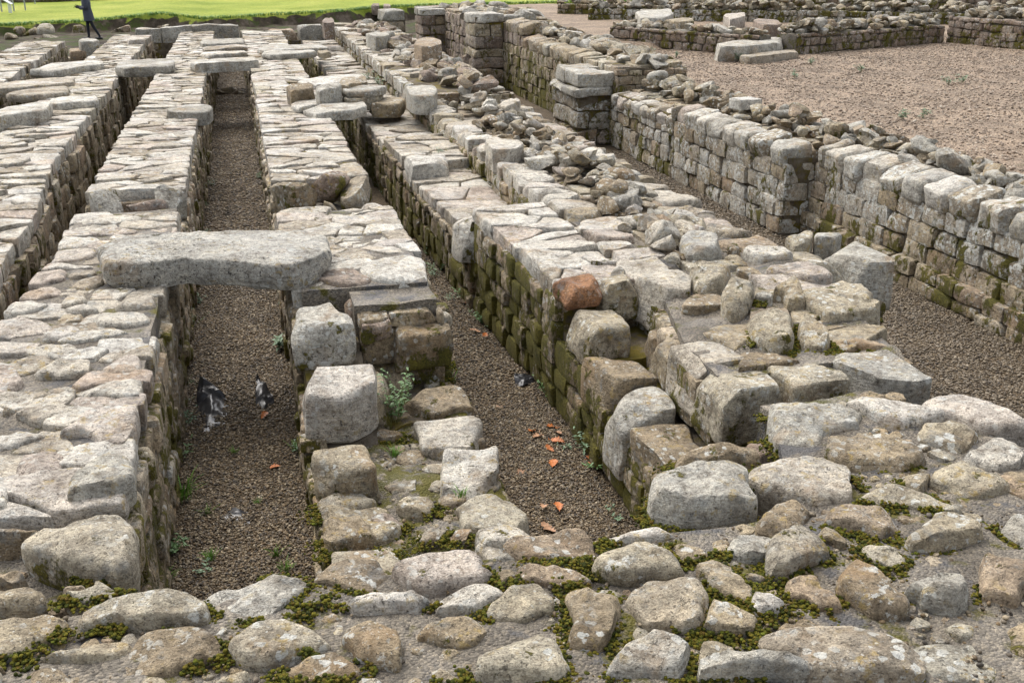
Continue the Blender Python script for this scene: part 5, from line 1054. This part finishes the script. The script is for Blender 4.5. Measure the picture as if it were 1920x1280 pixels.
for i, (px, py, m) in enumerate(LEAF):
    q = at(px, py); k = (i % 5, m)
    if k not in lmesh:
        t = mesh_obj('oak_leaf', lm[i % 5][0], lm[i % 5][1], M[m], None, origin=(0, 0, 0)); lmesh[k] = t
    else: t = lmesh[k].copy(); COL.link(t)
    s = rng.uniform(.8, 1.35); t.scale = (s, s, s); t.location = (q[0]-.05, q[1], .012); t.rotation_euler = (rng.uniform(-.3, .3), rng.uniform(-.3, .3), rng.uniform(0, 6.28))
    tag(t, ('curled orange oak leaf ' if m == 'leafo' else 'pale brown oak leaf ')+('on the middle channel gravel with the membrane' if px < 600 else 'among the leaf heap in the outer channel' if 1000 < px and py < 900 else 'lying alone on the outer channel gravel'), 'leaf', ('orange ' if m == 'leafo' else 'pale brown ')+('leaves, middle channel' if px < 600 else 'leaves of the heap' if 1000 < px and py < 900 else 'scattered leaves'))
# torn membrane poking out of the gravel
def membrane(base, tops, label, seed):
    """crumpled sheet between a ground line and a ragged upper line"""
    nU, nV = 26, 16; V = []; r = np.random.RandomState(seed)
    for j in range(nV+1):
        v = j/nV
        for i in range(nU+1):
            u = i/nU; b = np.array([np.interp(u, np.linspace(0, 1, len(base)), [p[k] for p in base]) for k in range(3)]); t = np.array([np.interp(u, np.linspace(0, 1, len(tops)), [p[k] for p in tops]) for k in range(3)])
            V.append(b+(t-b)*v)
    V = np.array(V); V += np.stack([fbm(V*14+k*9, seed+k, 3) for k in range(3)], 1)*.016; Fc = [(j*(nU+1)+i, j*(nU+1)+i+1, (j+1)*(nU+1)+i+1, (j+1)*(nU+1)+i) for j in range(nV) for i in range(nU)]
    o = mesh_obj('torn_membrane', V, Fc, M['membrane'], None, smooth=True); md = o.modifiers.new('thick', 'SOLIDIFY'); md.thickness = .003; return tag(o, label, 'membrane', None)
def ats(l): return [(*at(px, py)[:2], z) for px, py, z in l]
membrane(ats([(362, 830, 0), (395, 818, -.01), (430, 800, 0)]), ats([(368, 752, .0), (398, 752, .07), (430, 752, .0)]), 'larger torn black membrane flap poking up through the gravel of the middle channel', 3)
membrane(ats([(368, 765, -.01), (385, 760, .02), (428, 752, 0)]), ats([(376, 735, .16), (384, 740, .15), (420, 748, .07)]), 'glossy upright fold of black membrane behind the larger flap', 9)
membrane(ats([(478, 765, -.01), (500, 768, .0), (514, 756, 0)]), ats([(486, 730, .16), (498, 738, .1), (512, 750, .03)]), 'smaller torn black membrane tip sticking out of the gravel by the right channel face', 5)
membrane(ats([(965, 722, -.01), (980, 724, 0), (1000, 718, 0)]), ats([(968, 712, .06), (984, 710, .05), (1000, 712, .02)]), 'scrap of dark membrane beside the mossy plinth in the outer channel', 7)
membrane(ats([(395, 985, .003), (430, 990, .004), (470, 985, .003)]), ats([(410, 960, .01), (435, 956, .018), (480, 962, .006)]), 'flat patch of dark membrane barely showing through the gravel by the cross wall', 8)

# ================================================================== PERSON
def skin_mesh(name, verts, edges, rad, root, sub=2):
    me = bpy.data.meshes.new(name); me.from_pydata(verts, edges, []); o = bpy.data.objects.new(name+'_tmp', me); COL.link(o)
    m = o.modifiers.new('s', 'SKIN'); m.use_smooth_shade = True
    for i, v in enumerate(me.skin_vertices[0].data): v.radius = rad[i] if isinstance(rad[i], tuple) else (rad[i], rad[i]); v.use_root = (i == root)
    m2 = o.modifiers.new('d', 'SUBSURF'); m2.levels = sub; m2.render_levels = sub
    dg = bpy.context.evaluated_depsgraph_get(); ev = o.evaluated_get(dg); me2 = bpy.data.meshes.new_from_object(ev); V = np.array([v.co[:] for v in me2.vertices]); Fc = [tuple(p.vertices) for p in me2.polygons]
    bpy.data.objects.remove(o); bpy.data.meshes.remove(me2); return V, Fc
pz = .27; PL = np.array([-5.2, 41.95, pz])
pe = empty('person', tuple(PL), 'person in a dark blue-grey coat walking along the path, looking at a phone', 'person')
# x axis: walking towards -x ; legs in stride
bv = [(0, 0, .95), (0, 0, 1.2), (-.02, 0, 1.42), (-.03, 0, 1.5), (-.07, 0, 1.58), (-.09, 0, 1.68),      # 0-5 pelvis chest neck head
      (0, .1, .9), (-.06, .1, .5), (-.06, .09, .1), (-.2, .09, .04),                                       # 6-9 far leg
      (0, -.1, .9), (.14, -.1, .5), (.34, -.1, .12), (.24, -.1, .03),                                      # 10-13 near leg
      (0, .19, 1.38), (.02, .23, 1.12), (-.2, .2, 1.14), (-.28, .17, 1.17),                               # 14-17 far arm
      (0, -.19, 1.38), (.04, -.24, 1.12), (-.2, -.2, 1.12), (-.28, -.16, 1.15)]                           # 18-21 near arm
be = [(0, 1), (1, 2), (2, 3), (3, 4), (4, 5), (0, 6), (6, 7), (7, 8), (8, 9), (0, 10), (10, 11), (11, 12), (12, 13), (2, 14), (14, 15), (15, 16), (16, 17), (2, 18), (18, 19), (19, 20), (20, 21)]
br = [.13, .13, .12, .055, .085, .09, .085, .06, .045, .035, .085, .06, .045, .035, .06, .048, .038, .035, .06, .048, .038, .035]
for hb, sy in ((17, 1), (21, -1)):      # five fingers on each hand, the near one closed round the phone
    w0_ = bv[hb]
    for k in range(5):
        i = len(bv); dz = (-.03, -.012, .006, .024, .035)[k]; ln = (.055, .07, .075, .068, .05)[k]; th = k == 4
        bv += [(w0_[0]-.03-ln*.4, w0_[1]+(.02*sy if th else 0), w0_[2]+dz), (w0_[0]-.03-ln*.75, w0_[1]-.02*sy, w0_[2]+dz+.01)]
        be += [(hb, i), (i, i+1)]; br += [.010, .008]
V, Fc = skin_mesh('body', bv, be, br, 0)
mesh_obj('body', V+PL, Fc, M['trouser'], pe)
V, Fc = boulder((-.09, 0, 1.655), (.20, .16, .25), 8, (0, 0, 0), 0, 2.2, .01); m = V[:, 0] < -.05; V[m & (abs(V[:, 1]) < .02) & (abs(V[:, 2]-1.645) < .025), 0] -= .022
mesh_obj('head', V+PL, Fc, M['skin'], pe)
V, Fc = boulder((-.07, 0, 1.70), (.22, .19, .22), 8, (0, .25, 0), 0, 2.2, .02); mesh_obj('hair', V+PL, Fc, M['hair'], pe)
# coat: body tube + two sleeves as one garment
cv, cf = [], []; NR = 18
for z, rx, ry, ox in ((.68, .19, .235, .03), (.75, .185, .23, .03), (.95, .165, .215, .015), (1.12, .15, .2, .005), (1.28, .155, .215, 0), (1.38, .145, .215, -.005), (1.44, .11, .16, -.015), (1.49, .085, .09, -.025), (1.54, .09, .09, -.035)):
    for k in range(NR):
        a = k/NR*6.2832; fl = 1+.05*math.sin(a*5+z*9); cv.append((ox+rx*fl*math.cos(a), ry*fl*math.sin(a), z))
for j in range(8):
    for k in range(NR): cf.append((j*NR+k, j*NR+(k+1) % NR, (j+1)*NR+(k+1) % NR, (j+1)*NR+k))
for ids in ((14, 15, 16), (18, 19, 20)):
    pts = [np.array(bv[i]) for i in ids]; path = [pts[0]+np.array([0, 0, .03]), (pts[0]+pts[1])/2, pts[1], (pts[1]+pts[2])/2, pts[2]+(pts[2]-pts[1])*.05]; k0 = len(cv)
    for i, p in enumerate(path):
        t = Vector(path[min(i+1, 4)]-path[max(i-1, 0)]).normalized(); a1 = t.orthogonal().normalized(); a2 = t.cross(a1); r_ = (.085, .075, .068, .06, .055)[i]
        for k in range(10): q = k/10*6.2832; cv.append(tuple(Vector(p)+a1*r_*math.cos(q)+a2*r_*math.sin(q)))
    for i in range(4):
        for k in range(10): cf.append((k0+i*10+k, k0+i*10+(k+1) % 10, k0+(i+1)*10+(k+1) % 10, k0+(i+1)*10+k))
co = mesh_obj('coat', np.array(cv)+PL, cf, M['coat'], pe)
for (x, y, z) in ((-.13, .09, .05), (.29, -.1, .06)):
    V, Fc = rbox((x, y, z), (.28, .1, .1), 5, .045, .004); b_ = mesh_obj('boot', V+PL, Fc, M['boot'], pe)
V, Fc = rbox((-.37, -.15, 1.19), (.015, .075, .15), 3, .006, 0, (0, .6, 0)); ph = mesh_obj('phone', V+PL, Fc, M['glove'], None, smooth=True)
tag(ph, 'dark phone held up in the hand of the walking person', 'phone')

# ================================================================== far edge of the lawn
def post(px, py, h, y=54.):
    d = ray(px, py); t = y/d[1]; c = np.array([0, 0, CAMH])+d*t; V, Fc = rbox((c[0], c[1], c[2]+h/2), (.07, .07, h), 3, .02, 0.); return V, Fc
for i, (px, py) in enumerate(((4, 24), (27, 24), (48, 20), (66, 8))):
    V, Fc = post(px, py, 1.6); o = mesh_obj('fence_post', V, Fc, M['metal'], None, sharp=40); tag(o, 'slim grey metal post of the fence at the edge of the lawn', 'post', 'fence posts by the lawn')
ip = empty('information_panel', (-10.0, 52., .62), 'white slanted information panel standing on the lawn beside the fence', 'sign')
d = ray(20, 25); t = 52./d[1]; c = np.array([0, 0, CAMH])+d*t; ip.location = c
V, Fc = rbox((c[0], c[1], c[2]+.25), (.14, .14, .5), 4, .02, 0); mesh_obj('leg', V, Fc, M['white'], ip, sharp=40)
V, Fc = rbox((c[0]-.14, c[1]-.05, c[2]+.55), (.62, .5, .05), 5, .015, 0, (.0, .62, 0)); mesh_obj('panel', V, Fc, M['white'], ip, sharp=40)
cwall('field_wall', 'dark rubble field wall behind the lawn by the fence posts', (-16., 61.), (-6.2, 62.5), .6, .7, 1.45, 'pink', .25, 2., ln=(.25, .5), ch=(.2, .3))
